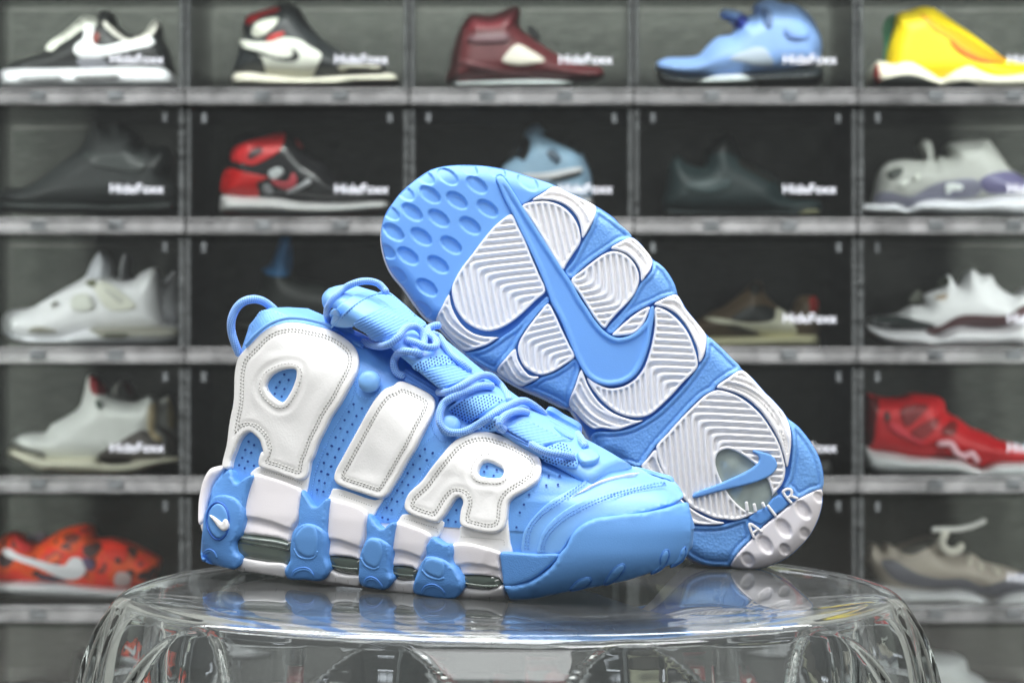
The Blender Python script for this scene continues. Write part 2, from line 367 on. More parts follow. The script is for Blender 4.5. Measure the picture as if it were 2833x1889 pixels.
def boxmesh(name, L, m, bevel=0):
    V = []; Fc = []
    for b in L: box(V, Fc, *b)
    me = bpy.data.meshes.new(name); me.from_pydata(V, [], Fc); me.update(); me.materials.append(m)
    if bevel:
        bm = bmesh.new(); bm.from_mesh(me); bmesh.ops.bevel(bm, geom=bm.edges[:], offset=bevel, segments=2, affect='EDGES'); bm.to_mesh(me); bm.free()
    return me
hw = BW/2-.0012; lip = .026
PARTS = [('back_panel', boxmesh('back_panel', [(-hw+t_, hw-t_, DEP-t_, DEP, .006, BH-.004)], BACK)),
         ('side_panel', boxmesh('side_panel', [(-hw, -hw+t_, .006, DEP, .004, BH-.003)], SMOKE)),
         ('side_panel', boxmesh('side_panel', [(hw-t_, hw, .006, DEP, .004, BH-.003)], SMOKE)),
         ('top_panel', boxmesh('top_panel', [(-hw, hw, .004, DEP, BH-.003, BH-.0008)], SMOKE)),
         ('base_tray', boxmesh('base_tray', [(-hw+t_, hw-t_, .008, DEP-t_, .019, .022)], SMOKE)),
         ('front_rail', boxmesh('front_rail', [(-hw, hw, -.001, .007, .0045, lip-.0065), (-hw, hw, -.0035, .007, lip-.0045, lip), (-hw, hw, -.0035, .007, .0005, .0036)], RAIL, .0008)),
         ('front_rail', boxmesh('front_rail', [(-hw, hw, -.001, .006, BH-.007, BH-.001)], SMOKE, .001)),
         ('corner_post', boxmesh('corner_post', [(-hw, -hw+.008, -.001, .007, lip+.0004, BH-.0084)], POST, .001)),
         ('corner_post', boxmesh('corner_post', [(hw-.008, hw, -.001, .007, lip+.0004, BH-.0084)], POST, .001))]
DOOR = boxmesh('door', [(-hw+.008, hw-.008, 0, .0025, lip+.001, BH-.009)], CLEAR)
CLIP = boxmesh('rail_clip', [(-.012, .012, -.0045, -.0022, .006, lip-.004)], FROST, .001)
PIN = boxmesh('hinge_pin', [(-.004, .004, -.004, .0, BH-.03, BH-.014)], FROST, .001)
def text_mesh(body, width, depth):
    c = bpy.data.curves.new('print', 'FONT'); c.body = body; c.size = .03; c.extrude = depth; c.offset = .0001
    o = bpy.data.objects.new('print', c); COL.objects.link(o); bpy.context.view_layer.update()
    me = bpy.data.meshes.new_from_object(o.evaluated_get(bpy.context.evaluated_depsgraph_get())); bpy.data.objects.remove(o)
    v = np.array([tuple(x.co) for x in me.vertices]); lo, hi = v.min(0), v.max(0); s = width/(hi[0]-lo[0])
    for x, q in zip(me.vertices, v): x.co = ((q[0]-lo[0])*s, -(q[2]), (q[1]-lo[1])*s)
    me.materials.clear(); me.materials.append(PRINT); me.update(); return me
TXT = text_mesh('HideFoxx', 147*KF, .0002)
CROSS = ['leftmost', 'second from left', 'middle', 'fourth from left', 'rightmost']; LEVEL = ['top', 'second', 'third', 'fourth', 'fifth', 'bottom']
INSIDE = {(0, 0): 'black and white low sneaker', (1, 0): 'cream, black and red high sneaker', (2, 0): 'maroon high sneaker', (3, 0): 'light blue high sneaker', (4, 0): 'yellow sneaker with cream waves', (0, 1): 'all black high sneaker', (1, 1): 'red and black high sneaker', (2, 1): 'pale blue and black sneaker', (3, 1): 'dark teal high sneaker', (4, 1): 'grey suede sneaker on white sole', (0, 2): 'pair of white sneakers', (3, 2): 'brown sneaker with cream swoosh', (4, 2): 'white, black and burgundy sneaker', (0, 3): 'cream sneakers with red lining', (4, 3): 'red sneaker on white sole', (0, 4): 'orange sneaker with white swoosh', (4, 4): 'tan and grey sneaker with loose laces', (1, 2): 'black sneaker with a blue tongue'}
for j in range(6):
    for i in range(5):
        hid = (i, j) in ((1, 3), (1, 4), (2, 2), (2, 3), (2, 4))
        if hid and (i, j) in ((2, 2),): pass
        cx = (XC[i]+XC[i+1])/2; loc = (fx(cx), YF, fz(YR[j+1]))
        lab = 'clear shoe box in the %s row, %s column' % (LEVEL[j], CROSS[i])
        if (i, j) in INSIDE: lab = 'clear drop front box holding the ' + INSIDE[(i, j)]
        bx = thing('shoe_box', loc, lab, 'shoe box', 'clear shoe boxes stacked on the wall'); bx.rotation_euler[2] = random.uniform(-.004, .004); bx.location[1] += random.uniform(-.003, .003)
        for nm, me in PARTS:
            o = bpy.data.objects.new(nm, me); COL.objects.link(o); o.parent = bx
        dr = bpy.data.objects.new('door', DOOR); COL.objects.link(dr); dr.parent = bx
        for k, (px_, me, nm) in enumerate(((-.055, CLIP, 'rail_clip'), (.07, CLIP, 'rail_clip'), (-hw+.03, PIN, 'hinge_pin'), (hw-.03, PIN, 'hinge_pin'))):
            o = bpy.data.objects.new(nm, me); COL.objects.link(o); o.parent = bx if k < 2 else dr; o.location = (px_, 0, 0)
        if (i, j) not in ((0, 2), (0, 4)):
            o = bpy.data.objects.new('brand_print', TXT); COL.objects.link(o); o.parent = dr; o.location = (hw-203*KF, -.0006, 112*KF)
# ================================================================ blue and white sneaker lying on its sole
TH = math.radians(25); AX = np.array((math.cos(TH), -math.sin(TH), 0)); LT = np.array((-math.sin(TH), -math.cos(TH), 0)); O0 = np.array((-.199, .111, 0))
UP = np.array((0, 0, 1.))
def ip(x, t): return np.interp(x, [a for a, _ in t], [b for _, b in t])
U0 = [(0, .085), (.002, .07), (.004, .05), (.006, .035), (.010, .02), (.016, .009), (.03, .001), (.05, .004), (.06, .012), (.075, .019), (.11, .024), (.14, .028), (.16, .035), (.168, .044), (.1715, .052)]
U1 = [(0, .245), (.002, .260), (.005, .277), (.0125, .303), (.018, .318), (.0235, .328), (.03, .3335), (.042, .3345), (.05, .332), (.056, .327), (.062, .319), (.068, .305), (.075, .282), (.085, .256), (.1, .228), (.115, .2), (.13, .174), (.14, .150), (.15, .126), (.16, .1), (.168, .08), (.1715, .07)]
GZ = [(0, .90), (.003, .95), (.01, 1), (.03, 1), (.042, .975), (.055, .92), (.07, .87), (.1, .82), (.14, .78), (.16, .72), (.168, .62), (.1715, .5)]
WL = [(0, .040), (.05, .042), (.12, .043), (.17, .047), (.23, .053), (.28, .05), (.35, .046)]
WM = [(0, .038), (.05, .039), (.12, .036), (.17, .038), (.24, .046), (.28, .046), (.35, .044)]
ZS = np.unique(np.r_[np.linspace(0, .02, 9), np.linspace(.02, .0715, 30), np.linspace(.0715, .165, 44), np.linspace(.165, .1715, 7)])
NU = 46
def loft():
    V = []
    for z in ZS:
        u0, u1, g = ip(z, U0), ip(z, U1), ip(z, GZ)
        t = (1-np.cos(np.linspace(0, math.pi, NU)))/2; u = u0+(u1-u0)*t
        Lh = min(.036, (u1-u0)/2); Ln = min(.062 if z < .06 else .085, (u1-u0)*.75)
        hr = np.sqrt(np.clip(1-(1-np.clip((u-u0)/Lh, 0, 1))**2.2, 0, 1)); nr = np.sqrt(np.clip(1-(1-np.clip((u1-u)/Ln, 0, 1))**2.1, 0, 1))
        f = g*hr*nr
        for i in range(NU): V.append((u[i], ip(u[i], WL)*f[i], z))
        for i in range(NU-2, 0, -1): V.append((u[i], -ip(u[i], WM)*f[i], z))
    R = 2*NU-2; F = []
    for k in range(len(ZS)-1):
        for i in range(R):
            j = (i+1) % R; F.append((k*R+i, (k+1)*R+i, (k+1)*R+j, k*R+j))
    n = len(V); V += [(.15, 0, 0), (.06, 0, .1722)]
    for i in range(R):
        j = (i+1) % R; F.append((i, j, n)); F.append(((len(ZS)-1)*R+j, (len(ZS)-1)*R+i, n+1))
    return np.array(V), F, R
LV, LF, LR = loft()
def place(v): return O0+v[:, :1]*AX+v[:, 1:2]*LT+v[:, 2:]*UP
# tongue slab
TC = [(.0975, .1848), (.101, .1858), (.105, .186), (.115, .1835), (.128, .178), (.15, .164), (.175, .146), (.2, .128), (.225, .112), (.25, .098), (.275, .086), (.29, .078)]
tcs = resample(spline(np.array(TC), 6, False), .006, False); tt = np.gradient(tcs, axis=0); tt /= np.linalg.norm(tt, axis=1)[:, None]; tn = np.stack((-tt[:, 1], tt[:, 0]), 1)
TV = []; K = 20
for k, (c, n_) in enumerate(zip(tcs, tn)):
    w = .031*(1 if k > 2 else .78+.08*k)
    for j in range(K):
        a = 2*math.pi*j/K; x = math.copysign(abs(math.cos(a))**.55, math.cos(a)); y = math.copysign(abs(math.sin(a))**.55, math.sin(a))
        crown = -.006*x*x
        q = c+n_*(y*.0055-.005+crown); TV.append((q[0], w*x, q[1]))
TF = [(i*K+j, i*K+(j+1) % K, (i+1)*K+(j+1) % K, (i+1)*K+j) for i in range(len(tcs)-1) for j in range(K)]+[tuple(range(K))[::-1], tuple((len(tcs)-1)*K+j for j in range(K))]
TV = np.array(TV)
UPW = place(LV); TGW = place(TV)
def vnorm(V, F):
    me = bpy.data.meshes.new('tmp'); me.from_pydata([tuple(v) for v in V], [], F); me.update()
    bm = bmesh.new(); bm.from_mesh(me); bmesh.ops.recalc_face_normals(bm, faces=bm.faces); bm.normal_update(); N = np.array([tuple(v.normal) for v in bm.verts]); bm.free(); bpy.data.meshes.remove(me); return N
NB = np.vstack((vnorm(UPW, LF), vnorm(TGW, TF))); VB = np.vstack((UPW, TGW)); FB = LF+[tuple(i+len(UPW) for i in f) for f in TF]
FB3 = []
for f in FB:
    for i in range(1, len(f)-1): FB3.append((f[0], f[i], f[i+1]))
FB3 = np.array(FB3); NUPF = sum(len(f)-2 for f in LF)
_bvh = {}
def bvh(T, body):
    k = (round(T, 5), body)
    if k not in _bvh:
        fs = FB3[:NUPF] if body else FB3
        _bvh[k] = (BVHTree.FromPolygons([tuple(v) for v in VB+NB*T], [tuple(f) for f in fs], all_triangles=True), VB+NB*T, fs)
    return _bvh[k]
def make_surf(body):
    def surf(P, T):
        tr, VV, fs = bvh(T, body); X = np.empty((len(P), 3)); N = np.empty((len(P), 3)); o = Vector(CAM)
        for i, (sx, sy) in enumerate(P):
            d = Vector(((sx-CX)/FPX, 1, -(sy-CY)/FPX)); dn = d.normalized()
            loc, n, fi, dist = tr.ray_cast(o, dn)
            if loc is None:
                q = o+d*1.03
                for _ in range(5):
                    loc, n, fi, dist = tr.find_nearest(q); q = o+dn*((loc-o).dot(dn))
                X[i] = q; loc_ = loc
            else: X[i] = loc; loc_ = loc
            a, b, c = fs[fi]; va, vb, vc = VV[a], VV[b], VV[c]; p = np.array(loc_)
            aa = np.linalg.norm(np.cross(vb-p, vc-p)); bb = np.linalg.norm(np.cross(vc-p, va-p)); cc = np.linalg.norm(np.cross(va-p, vb-p)); s = aa+bb+cc+1e-15
            m = (NB[a]*aa+NB[b]*bb+NB[c]*cc)/s; N[i] = m/(np.linalg.norm(m)+1e-9)
        return X, N
    return surf
SU = make_surf(True); ST = make_surf(False)
def fitted(outl, base, qt=.12):
    q = resample(spline(outl, 5), 7); c = q.mean(0); Q = np.vstack([c+(q-c)*k for k in (.97, .75, .5, .25)]); X, N = base(Q, 0.); d = X[:, 1]+1.0
    def feat(P): x, y = (P[:, 0]-c[0])/100, (P[:, 1]-c[1])/100; return np.stack((np.ones_like(x), x, y, x*x, x*y, y*y), 1)
    w = np.ones(len(d)); 
    for _ in range(4):
        k = np.linalg.lstsq(feat(Q)*w[:, None], d*w, rcond=None)[0]; r = d-feat(Q)@k; w = 1/(1+(r/.003)**2)
    off = np.quantile(r, qt)
    def f(P, T):
        P = np.asarray(P, float); dd = feat(P)@k+min(off, 0)
        e = 1.; gx = (feat(P+(e, 0))-feat(P-(e, 0)))@k/2; gy = (feat(P+(0, e))-feat(P-(0, e)))@k/2
        px = dd/FPX; n = np.stack((gx/px, -np.ones_like(gx), -gy/px), 1); n /= np.linalg.norm(n, axis=1)[:, None]
        return at(P, dd-T), n
    return f
shoe = thing('sneaker', (float(O0[0]+.16*AX[0]), float(O0[1]+.16*AX[1]), 0), 'blue sneaker with big white letters AIR on its side, standing flat on the clear stool', 'sneaker', 'pair of blue and white sneakers')
nrow = int(np.searchsorted(ZS, .046))
body_up = [f for k, f in enumerate(LF)]
def split(lo, hi): return [f for f in LF if lo <= min(LV[i, 2] for i in f) < hi]
up = mesh('upper', UPW, split(.040, 9), M['blue_leather'], shoe)
lowf = split(-1, .0425); fore = [f for f in lowf if np.mean([LV[i, 0] for i in f]) > .232]; rear = [f for f in lowf if np.mean([LV[i, 0] for i in f]) <= .232]
mid = mesh('midsole', UPW-NB[:len(UPW)]*.0004, rear, M['white_foam'], shoe); mesh('toe_rubber', UPW-NB[:len(UPW)]*.0004, fore, M['blue_rubber'], shoe)
tg = mesh('tongue', TGW, TF, M['blue_smooth'], shoe)
# ---- letters and the white leather below them
def cushion(P, sd):
    return -.00045*(ss(sd, 14, 17)-ss(sd, 27, 36))+.00025*(np.sin(P[:, 0]*.05+2*np.sin(P[:, 1]*.023))-1)*ss(sd, 25, 70)
A_OUT = A('410 700,440 660,500 600,580 520,660 470,760 445,850 445,950 465,1060 490,1150 530,1220 580,1265 630,1285 690,1280 760,1250 840,1200 930,1140 1040,1080 1130,1030 1230,985 1320,950 1420')+B('1045 170,1035 240,1012 296,960 318,890 300,760 252,660 222,626 195,632 130,655 80')+A('592 1395,578 1340,565 1300,530 1262,495 1238,455 1252,412 1305,375 1390,352 1450,342 1500,300 1500,292 1470,325 1330,340 1210,355 1120,372 1040,378 960,380 860,388 780')
A_HOLE = A('606 905,640 838,700 800,770 783,820 786,832 800,828 850,802 925,775 975,745 1018,718 1028,670 1002,625 955')
letter = panel('letter_panel', A_OUT, SU, .0038, shoe, M['white_leather'], h=cushion, edge=6, drop=.0011, pitch=6, holes=(A_HOLE,), sn=5)
letter['label'] = 'white padded letter A panel'
I_OUT = G('490 690,520 665,560 660,640 690,740 740,782 775,795 815,780 880,740 960,690 1050,640 1150,580 1250,530 1340,475 1430,435 1490,395 1510,340 1500,250 1470,130 1430,80 1405,58 1370,68 1310,110 1230,170 1120,230 1010,290 900,350 800,420 720')
li = panel('letter_panel', I_OUT, SU, .0038, shoe, M['white_leather'], h=cushion, edge=6, drop=.0011, pitch=6); li['label'] = 'white padded letter I panel'
R_OUT = G('980 1060,1060 1030,1150 1022,1240 1040,1340 1075,1450 1130,1520 1175,1555 1225,1565 1290')+T_('850 300,785 360,690 420,632 458,602 500,592 560,585 640,562 705,500 742,420 745,300 718,225 690,205 655,214 560,232 500,222 465,195 450,160 470,110 545,75 600,40 640')+B('2080 660,1990 640,1870 595,1820 555,1815 500,1850 420')+G('690 1385,760 1290,840 1190,910 1110')
R_HOLE = T_('350 240,368 190,395 158,440 148,520 180,560 208,567 250,545 288,490 297,410 290,355 272')
lr = panel('letter_panel', R_OUT, SU, .0038, shoe, M['white_leather'], h=cushion, edge=6, drop=.0011, pitch=6, holes=(R_HOLE,)); lr['label'] = 'white padded letter R panel'
for t in (B('560 265,640 205,800 240,1000 300,1050 150,1060 180,1042 300,1025 400,1012 440,970 425,800 350,600 300'), B('1235 385,1330 400,1580 480,1660 440,1590 560,1565 610,1500 590,1350 530,1190 490,1215 430'), B('1800 595,1900 600,2135 650,2120 720,2080 790,2000 770,1880 720,1730 690,1770 640'), T_('215 690,300 700,480 735,595 650,592 560,606 700,616 820,634 915,560 920,400 860,200 840,208 760')):
    panel('side_overlay', t, SU, .0012, shoe, M['white_leather'], edge=3, drop=.0006, pitch=8, sn=3)
def inset(o, e):
    p = resample(spline(o, 6), 4); t = np.roll(p, -1, 0)-np.roll(p, 1, 0); n = np.stack((-t[:, 1], t[:, 0]), 1)/(np.linalg.norm(t, axis=1)[:, None]+1e-9)
    ar = (p[:, 0]*np.roll(p[:, 1], -1)-np.roll(p[:, 0], -1)*p[:, 1]).sum(); s = 1 if ar > 0 else -1
    q = p+n*e*s; return q[segdist(q, p) > abs(e)*.93][::3]
for par, loops in ((letter, ((A_OUT, 20), (A_OUT, 27), (A_HOLE, -15))), (li, ((I_OUT, 22), (I_OUT, 28))), (lr, ((R_OUT, 19), (R_OUT, 26), (R_HOLE, -15)))):
    paths = []
    for o_, e in loops:
        q = inset(o_, e); paths.append(q)
    stitches('stitching', paths, SU, .00372, par, M['white_thread'], step=9.5, duty=.6, w=2.0, hgt=.0006, closed=True)
    stitches('stitch_shadow', [np.asarray(p)+(.6, 1.8) for p in paths], SU, .00360, par, M['stitch_grey'], step=9.5, duty=.9, w=1.7, hgt=.00005, closed=True)  # grey dashes offset below the thread paint in its shade
stitches('stitching', [B('650 245,770 265,900 305,990 355'), B('1280 430,1380 465,1480 500,1560 530'), B('1810 625,1930 660,2040 695,2090 710,2085 745'), T_('215 775,300 780,420 790,540 800,570 805,572 850')], SU, .0013, shoe, M['stitch_grey'], step=7, w=1.4, hgt=.0001)
# ---- perforations
PF = A('1250 1040,1215 1095,1185 1155,1155 1215,1120 1280,1090 1340,1060 1400,1035 1465,1015 1525,1310 1070,1270 1125,1240 1185,1205 1240,1175 1300,1145 1360,1115 1425,1085 1490,1060 1545,490 1310,530 1335,465 1370,510 1390,748 825,780 865,715 880,690 920,750 930,680 965,730 985')
PF += B('1230 40,1285 65,1195 105,1255 130,1165 175,1225 205,1145 245,1200 270,1125 320,1170 340,1110 395,1160 410,1985 65,2050 95,1945 120,2000 155,1890 190,1945 225,1845 260,1895 290,1800 330,1850 355,1760 400,1805 420,1715 470,1760 490,1675 540,1715 560,1640 620,1685 635,525 70,570 95,500 135,545 165,475 195,520 220,595 200')
PF += G('720 1155,775 1185,685 1205,735 1235')+T_('432 205,512 233,410 247,487 280,183 560,118 640,178 655,935 280,1025 280,1115 270,915 358,1010 352,775 435,733 515,700 580,673 700')
discs('perforation', PF, SU, .0009, shoe, M['blue_hole'], r=3.4)
# strip stitching
stitches('strip_stitching', [A('1275 860,1250 960,1235 1010,1180 1095,1120 1200,1070 1290,1040 1370,1000 1460,975 1540'), A('1400 990,1350 1080,1290 1190,1240 1290,1190 1390,1150 1480,1120 1550'), A('1270 800,1260 900,1280 970,1340 1000,1410 980,1450 910'), G('770 960,780 1020,820 1080,880 1110,950 1080'), G('790 1060,720 1110,660 1200,600 1300,550 1390,500 1470,450 1560'), G('870 1130,800 1210,740 1290,680 1380,620 1470'), B('1170 40,1130 140,1090 260,1070 380,1060 440'), B('1340 60,1290 200,1230 330,1200 450'), B('1900 90,1820 230,1740 370,1670 500,1600 620'), B('2010 190,1950 300,1870 420,1800 540,1750 650')], SU, .0008, shoe, M['blue_thread'], step=8, w=1.5, hgt=.0004)
# ---- toe
panel('toe_overlay', T_('720 916,718 780,758 680,830 590,950 480,1100 390,1200 335,1240 285,1215 225,1240 180,1330 145,1440 140,1550 178,1700 212,1850 255,1945 285,1960 330,1900 500,1600 570,1200 650,1050 860,1010 916'), SU, .0014, shoe, M['blue_smooth'], edge=4, drop=.0009, pitch=7, sm=10)
panel('toe_cap', T_('838 916,850 830,882 740,960 640,1060 560,1200 480,1350 420,1550 365,1750 325,1940 292,1965 322,2005 370,2036 450,1900 520,1600 600,1350 640,1200 700,1100 800,1050 880,1012 916'), SU, .0027, shoe, M['blue_smooth'], edge=4, drop=.0010, pitch=7, sm=10)
panel('swoosh_logo', T_('1108 458,1200 400,1300 342,1400 302,1550 266,1660 250,1725 254,1650 266,1500 292,1350 338,1200 412'), SU, .0027, shoe, M['white_leather'], edge=3, drop=.0004, pitch=5, sm=14)
C1 = T_('868 910,885 815,935 725,1045 625,1165 552,1300 486,1450 428,1650 378,1780 350,1890 330'); C2 = T_('742 880,750 780,788 676,876 576,996 494,1116 406,1200 344,1250 280,1218 212')
def offs(p, e):
    p = spline(p, 6, False); t = np.gradient(p, axis=0); n = np.stack((-t[:, 1], t[:, 0]), 1)/np.linalg.norm(t, axis=1)[:, None]; return (p+n*e)[::3]
stitches('toe_stitching', [C1, offs(C1, 8)], SU, .0037, shoe, M['blue_deep'], step=9.5, duty=.95, w=2.3, hgt=.0001)
stitches('toe_stitching', [C2, offs(C2, 8)], SU, .0024, shoe, M['blue_deep'], step=9.5, duty=.95, w=2.0, hgt=.0001)
stitches('toe_thread', [C1, offs(C1, 8)], SU, .0038, shoe, M['blue_thread'], step=9.5, duty=.5, w=1.8, hgt=.0006)
stitches('toe_thread', [C2, offs(C2, 8)], SU, .0025, shoe, M['blue_thread'], step=9.5, duty=.5, w=1.6, hgt=.0006)
# ---- midsole blocks, air windows, outsole and rubber pillars
def foam(P, sd): return -.0008*ss(sd, 30, 60)*0
def fold(t):
    q = np.array(t); return lambda P, sd: -.0017*ss(P[:, 1]-np.interp(P[:, 0], q[:, 0], q[:, 1]), -1, 7)*(1-.75*ss(P[:, 1]-np.interp(P[:, 0], q[:, 0], q[:, 1]), 7, 45))
def block(t, T=.0028, nm='foam_block', m='white_foam', edge=9, drop=.0022, h=None): return panel(nm, t, SU, T, shoe, M[m], h=h, edge=edge, drop=drop, pitch=5, sn=5)
block(B('575 278,620 262,760 298,900 348,975 392,968 500,950 640,905 705,885 780,872 822,790 795,620 770,470 748,485 650,505 520,540 400'), h=fold(B('480 605,620 622,740 652,850 695,960 720')))
block(B('1200 460,1260 470,1400 510,1490 552,1512 600,1496 680,1480 800,1452 900,1445 965,1380 950,1260 938,1170 935,1178 800,1187 600'), h=fold(B('1170 782,1290 800,1370 828,1490 870')))
block(B('1735 660,1780 655,1900 695,1990 730,2030 772,2000 840,1985 900,1955 960,1915 1055,1870 1030,1795 1018,1690 1010,1700 900,1722 760'), h=fold(B('1690 876,1800 888,1880 912,1990 960')))
block(T_('130 845,180 825,280 825,420 860,545 906,532 960,542 1050,552 1165,520 1122,400 1098,300 1092,220 1094,190 1110,165 1040,140 970'), h=fold(T_('130 1025,175 1005,280 992,400 1003,560 1045')))
def airw(t, m):
    return panel('air_window', t, SU, .0030, shoe, M[m], edge=32, drop=.0028, pitch=5)
airw(B('466 740,600 762,790 788,875 815,890 870,885 950,850 1010,700 995,560 970,462 950,430 900,420 850,440 790'), 'air_light')
airw(B('1165 925,1250 928,1400 950,1450 970,1448 1105,1350 1095,1270 1075,1215 1045,1170 990'), 'air_dark')
airw(B('1685 1005,1790 1010,1870 1025,1910 1055,1902 1105,1875 1155,1790 1148,1725 1128,1690 1070'), 'air_dark')
airw(T_('180 1098,230 1088,330 1088,450 1098,510 1115,540 1150,548 1190,490 1208,440 1230,350 1222,255 1205,215 1180,200 1140'), 'air_dark')
for t, m_ in ((B('455 812,600 838,760 862,880 885'), 'air_dark'), (B('470 782,620 800,770 820,872 845'), 'air_clear')):
    X, N = SU(np.array(spline(t, 6, False)), .0030); tube('air_seam', X-N*.0006, .0009, M[m_], shoe, seg=8, n=2)
for t in (B('1190 1005,1270 1022,1360 1035,1440 1040'), B('1710 1065,1780 1085,1890 1095'), T_('225 1150,330 1170,450 1180,520 1178')):
    X, N = SU(np.array(spline(t, 6, False)), .0030); tube('air_seam', X-N*.0004, .0007, M['air_light'], shoe, seg=6, n=2)
def outs(t): return panel('outsole_edge', t, SU, .003, shoe, M['white_rubber'], edge=7, drop=.0016, pitch=7)
outs(B('452 945,560 962,700 983,845 1000,850 1112,790 1108,600 1080,432 1050')); outs(B('1200 1040,1260 1072,1350 1092,1448 1102,1450 1182,1430 1188,1300 1168,1150 1138'))
outs(B('1708 1122,1780 1142,1888 1148,1892 1250,1850 1250,1750 1237,1660 1217')); outs(T_('222 1195,280 1210,440 1226,490 1205,552 1188,578 1250,612 1312,500 1307,300 1302,170 1292,188 1250'))
TK = B('515 1030,520 1060,770 1080,778 1112,1256 1110,1260 1140,1358 1128,1362 1158,1745 1180,1752 1210,1806 1186,1812 1216')+T_('296 1258,300 1288,450 1262,456 1292')
stitches('tread_tick', [TK[i:i+2] for i in range(0, len(TK), 2)], SU, .0031, shoe, M['stitch_grey'], step=12, duty=.9, w=1.3, hgt=.0001)
def pill(t, lab=None):
    return panel('rubber_pillar', t, SU, .0062, shoe, M['blue_grain'], edge=8, drop=.002, pitch=6, sm=4)
p0 = pill(B('385 225,405 240,420 300,440 335,470 328,520 290,575 274,560 330,530 420,505 540,495 650,470 760,425 830,432 900,472 950,440 1050,380 1045,270 1020,190 992,156 960,150 880,165 720,180 600,232 480,240 430,280 330,330 270'))
p1 = pill(B('975 395,1000 420,1030 470,1060 515,1090 530,1130 505,1160 475,1195 460,1185 560,1175 680,1170 800,1177 950,1200 1040,1150 1140,1000 1136,870 1130,838 1080,840 1040,880 960,880 880,900 740,945 670,950 560,965 450'))
p2 = pill(B('1520 585,1560 640,1600 690,1640 710,1680 672,1732 658,1720 740,1705 850,1690 950,1690 1060,1717 1130,1665 1216,1560 1206,1470 1186,1440 1140,1440 1030,1450 920,1480 840,1500 780,1500 680'))
p3 = pill(B('2040 775,2080 800,2130 830,2187 838,2200 900,2195 970,2230 1040,2287 1180,2230 1292,2100 1282,1950 1267,1890 1242,1880 1180,1910 1080,1940 1000,1985 930,1985 860,2005 820'))
def arch(t, par): return panel('pillar_arch', t, SU, .0078, par, M['blue_grain'], edge=9, drop=.0022, pitch=6, sm=4)
def pad(t, par, lipp):
    panel('pillar_pad', t, SU, .0084, par, M['blue_rubber'], edge=10, drop=.0011, pitch=6)
    if lipp: X, N = SU(np.array(spline(lipp, 6, False)), .0080); tube('pillar_lip', X-N*.0007, .0009, M['blue_rubber'], par, seg=8, n=2)
arch(B('226 500,260 445,340 430,420 450,475 495,497 560,494 650,470 760,427 830,434 900,474 950,440 1046,270 1016,190 988,158 953,154 880,167 720,187 600'), p0)
arch(B('882 960,882 880,902 760,950 690,1020 665,1090 680,1150 720,1169 780,1172 950,1196 1036,1146 1136,1000 1133,872 1126,842 1080,845 1040'), p1)
arch(B('1444 1130,1442 1030,1454 920,1482 840,1525 783,1590 783,1650 808,1690 850,1689 1060,1714 1128,1665 1213,1560 1203,1472 1184'), p2)
arch(B('1985 940,2060 938,2140 965,2198 1010,2230 1045,2284 1180,2228 1289,1950 1265,1893 1240,1883 1180,1913 1080,1945 1000'), p3)
pad(B('925 770,975 700,1030 675,1085 690,1112 760,1112 860,1090 930,1040 950,980 932,932 880'), p1, B('918 870,955 935,1030 957,1085 942,1112 890'))
pad(B('1480 860,1520 795,1590 795,1630 830,1640 920,1612 1010,1580 1035,1520 1015,1474 960'), p2, B('1458 945,1498 1010,1570 1040,1612 1020'))
pad(B('1985 965,2050 950,2130 980,2146 1040,2130 1100,2100 1118,2030 1095,1975 1050'), p3, B('1958 1045,2010 1098,2100 1123,2142 1108'))
pen = block(B('298 503,350 530,380 600,382 680,362 750,320 790,280 785,240 740,216 670,222 590,250 530'), .0090, 'logo_disc', 'blue_rubber', 6, .0012); pen.parent = p0
gr = B('298 497,354 525,386 600,388 680,367 754,322 797,278 792,236 744,210 670,216 588,246 526')
X, N = SU(resample(spline(gr, 6), 5), .0080); tube('logo_ring', X, .0007, M['blue_deep'], p0, seg=6, n=1, closed=True)
w = panel('swoosh_logo', B('222 598,250 606,300 640,328 662,340 640,358 632,374 655,376 700,358 726,330 728,300 704,262 654'), SU, .0104, p0, M['white_rubber'], edge=6, drop=.0012, pitch=4)
for t, q in ((B('175 960,190 905,230 880,270 900,290 940'), p0), (B('905 1100,930 1050,1000 1028,1050 1045,1080 1090'), p1), (B('1495 1160,1510 1120,1550 1105,1600 1130,1640 1180'), p2), (B('1960 1230,1990 1180,2050 1165,2110 1190,2150 1235'), p3)):
    X, N = SU(np.array(spline(t, 6, False)), .0078); tube('pillar_groove', X-N*.0002, .0007, M['blue_line'], q, seg=6, n=2)
    X, N = SU(np.array(spline([(a+1, b+5) for a, b in t], 6, False)), .0078); tube('pillar_lip', X-N*.0008, .0013, M['blue_grain'], q, seg=8, n=2)
HFO = B('372 214,300 220,240 240,195 310,165 430,155 560,165 670,200 650,240 480,270 370,330 280'); panel('heel_foam', HFO, fitted(HFO, SU), .0015, shoe, M['white_foam'], edge=14, drop=.003, pitch=6)
panel('toe_side_patch', T_('535 908,620 902,800 915,1015 918,1000 960,900 1055,800 1132,700 1168,572 1185,552 1100,540 1000'), SU, .0042, shoe, M['blue_grain'], edge=8, drop=.0018, pitch=7)
bump = panel('toe_bumper', T_('1005 925,1060 860,1100 780,1150 710,1230 650,1330 612,1450 595,1600 575,1750 555,1900 520,2020 482,2085 480,2106 540,2120 640,2120 760,2106 860,2060 972,1900 1040,1750 1100,1560 1160,1300 1212,1080 1252,850 1300,700 1316,620 1312,588 1260,562 1182,700 1168,820 1125,930 1040,985 970'), SU, .0056, shoe, M['blue_rubber'], edge=14, drop=.0035, pitch=8, sm=10)
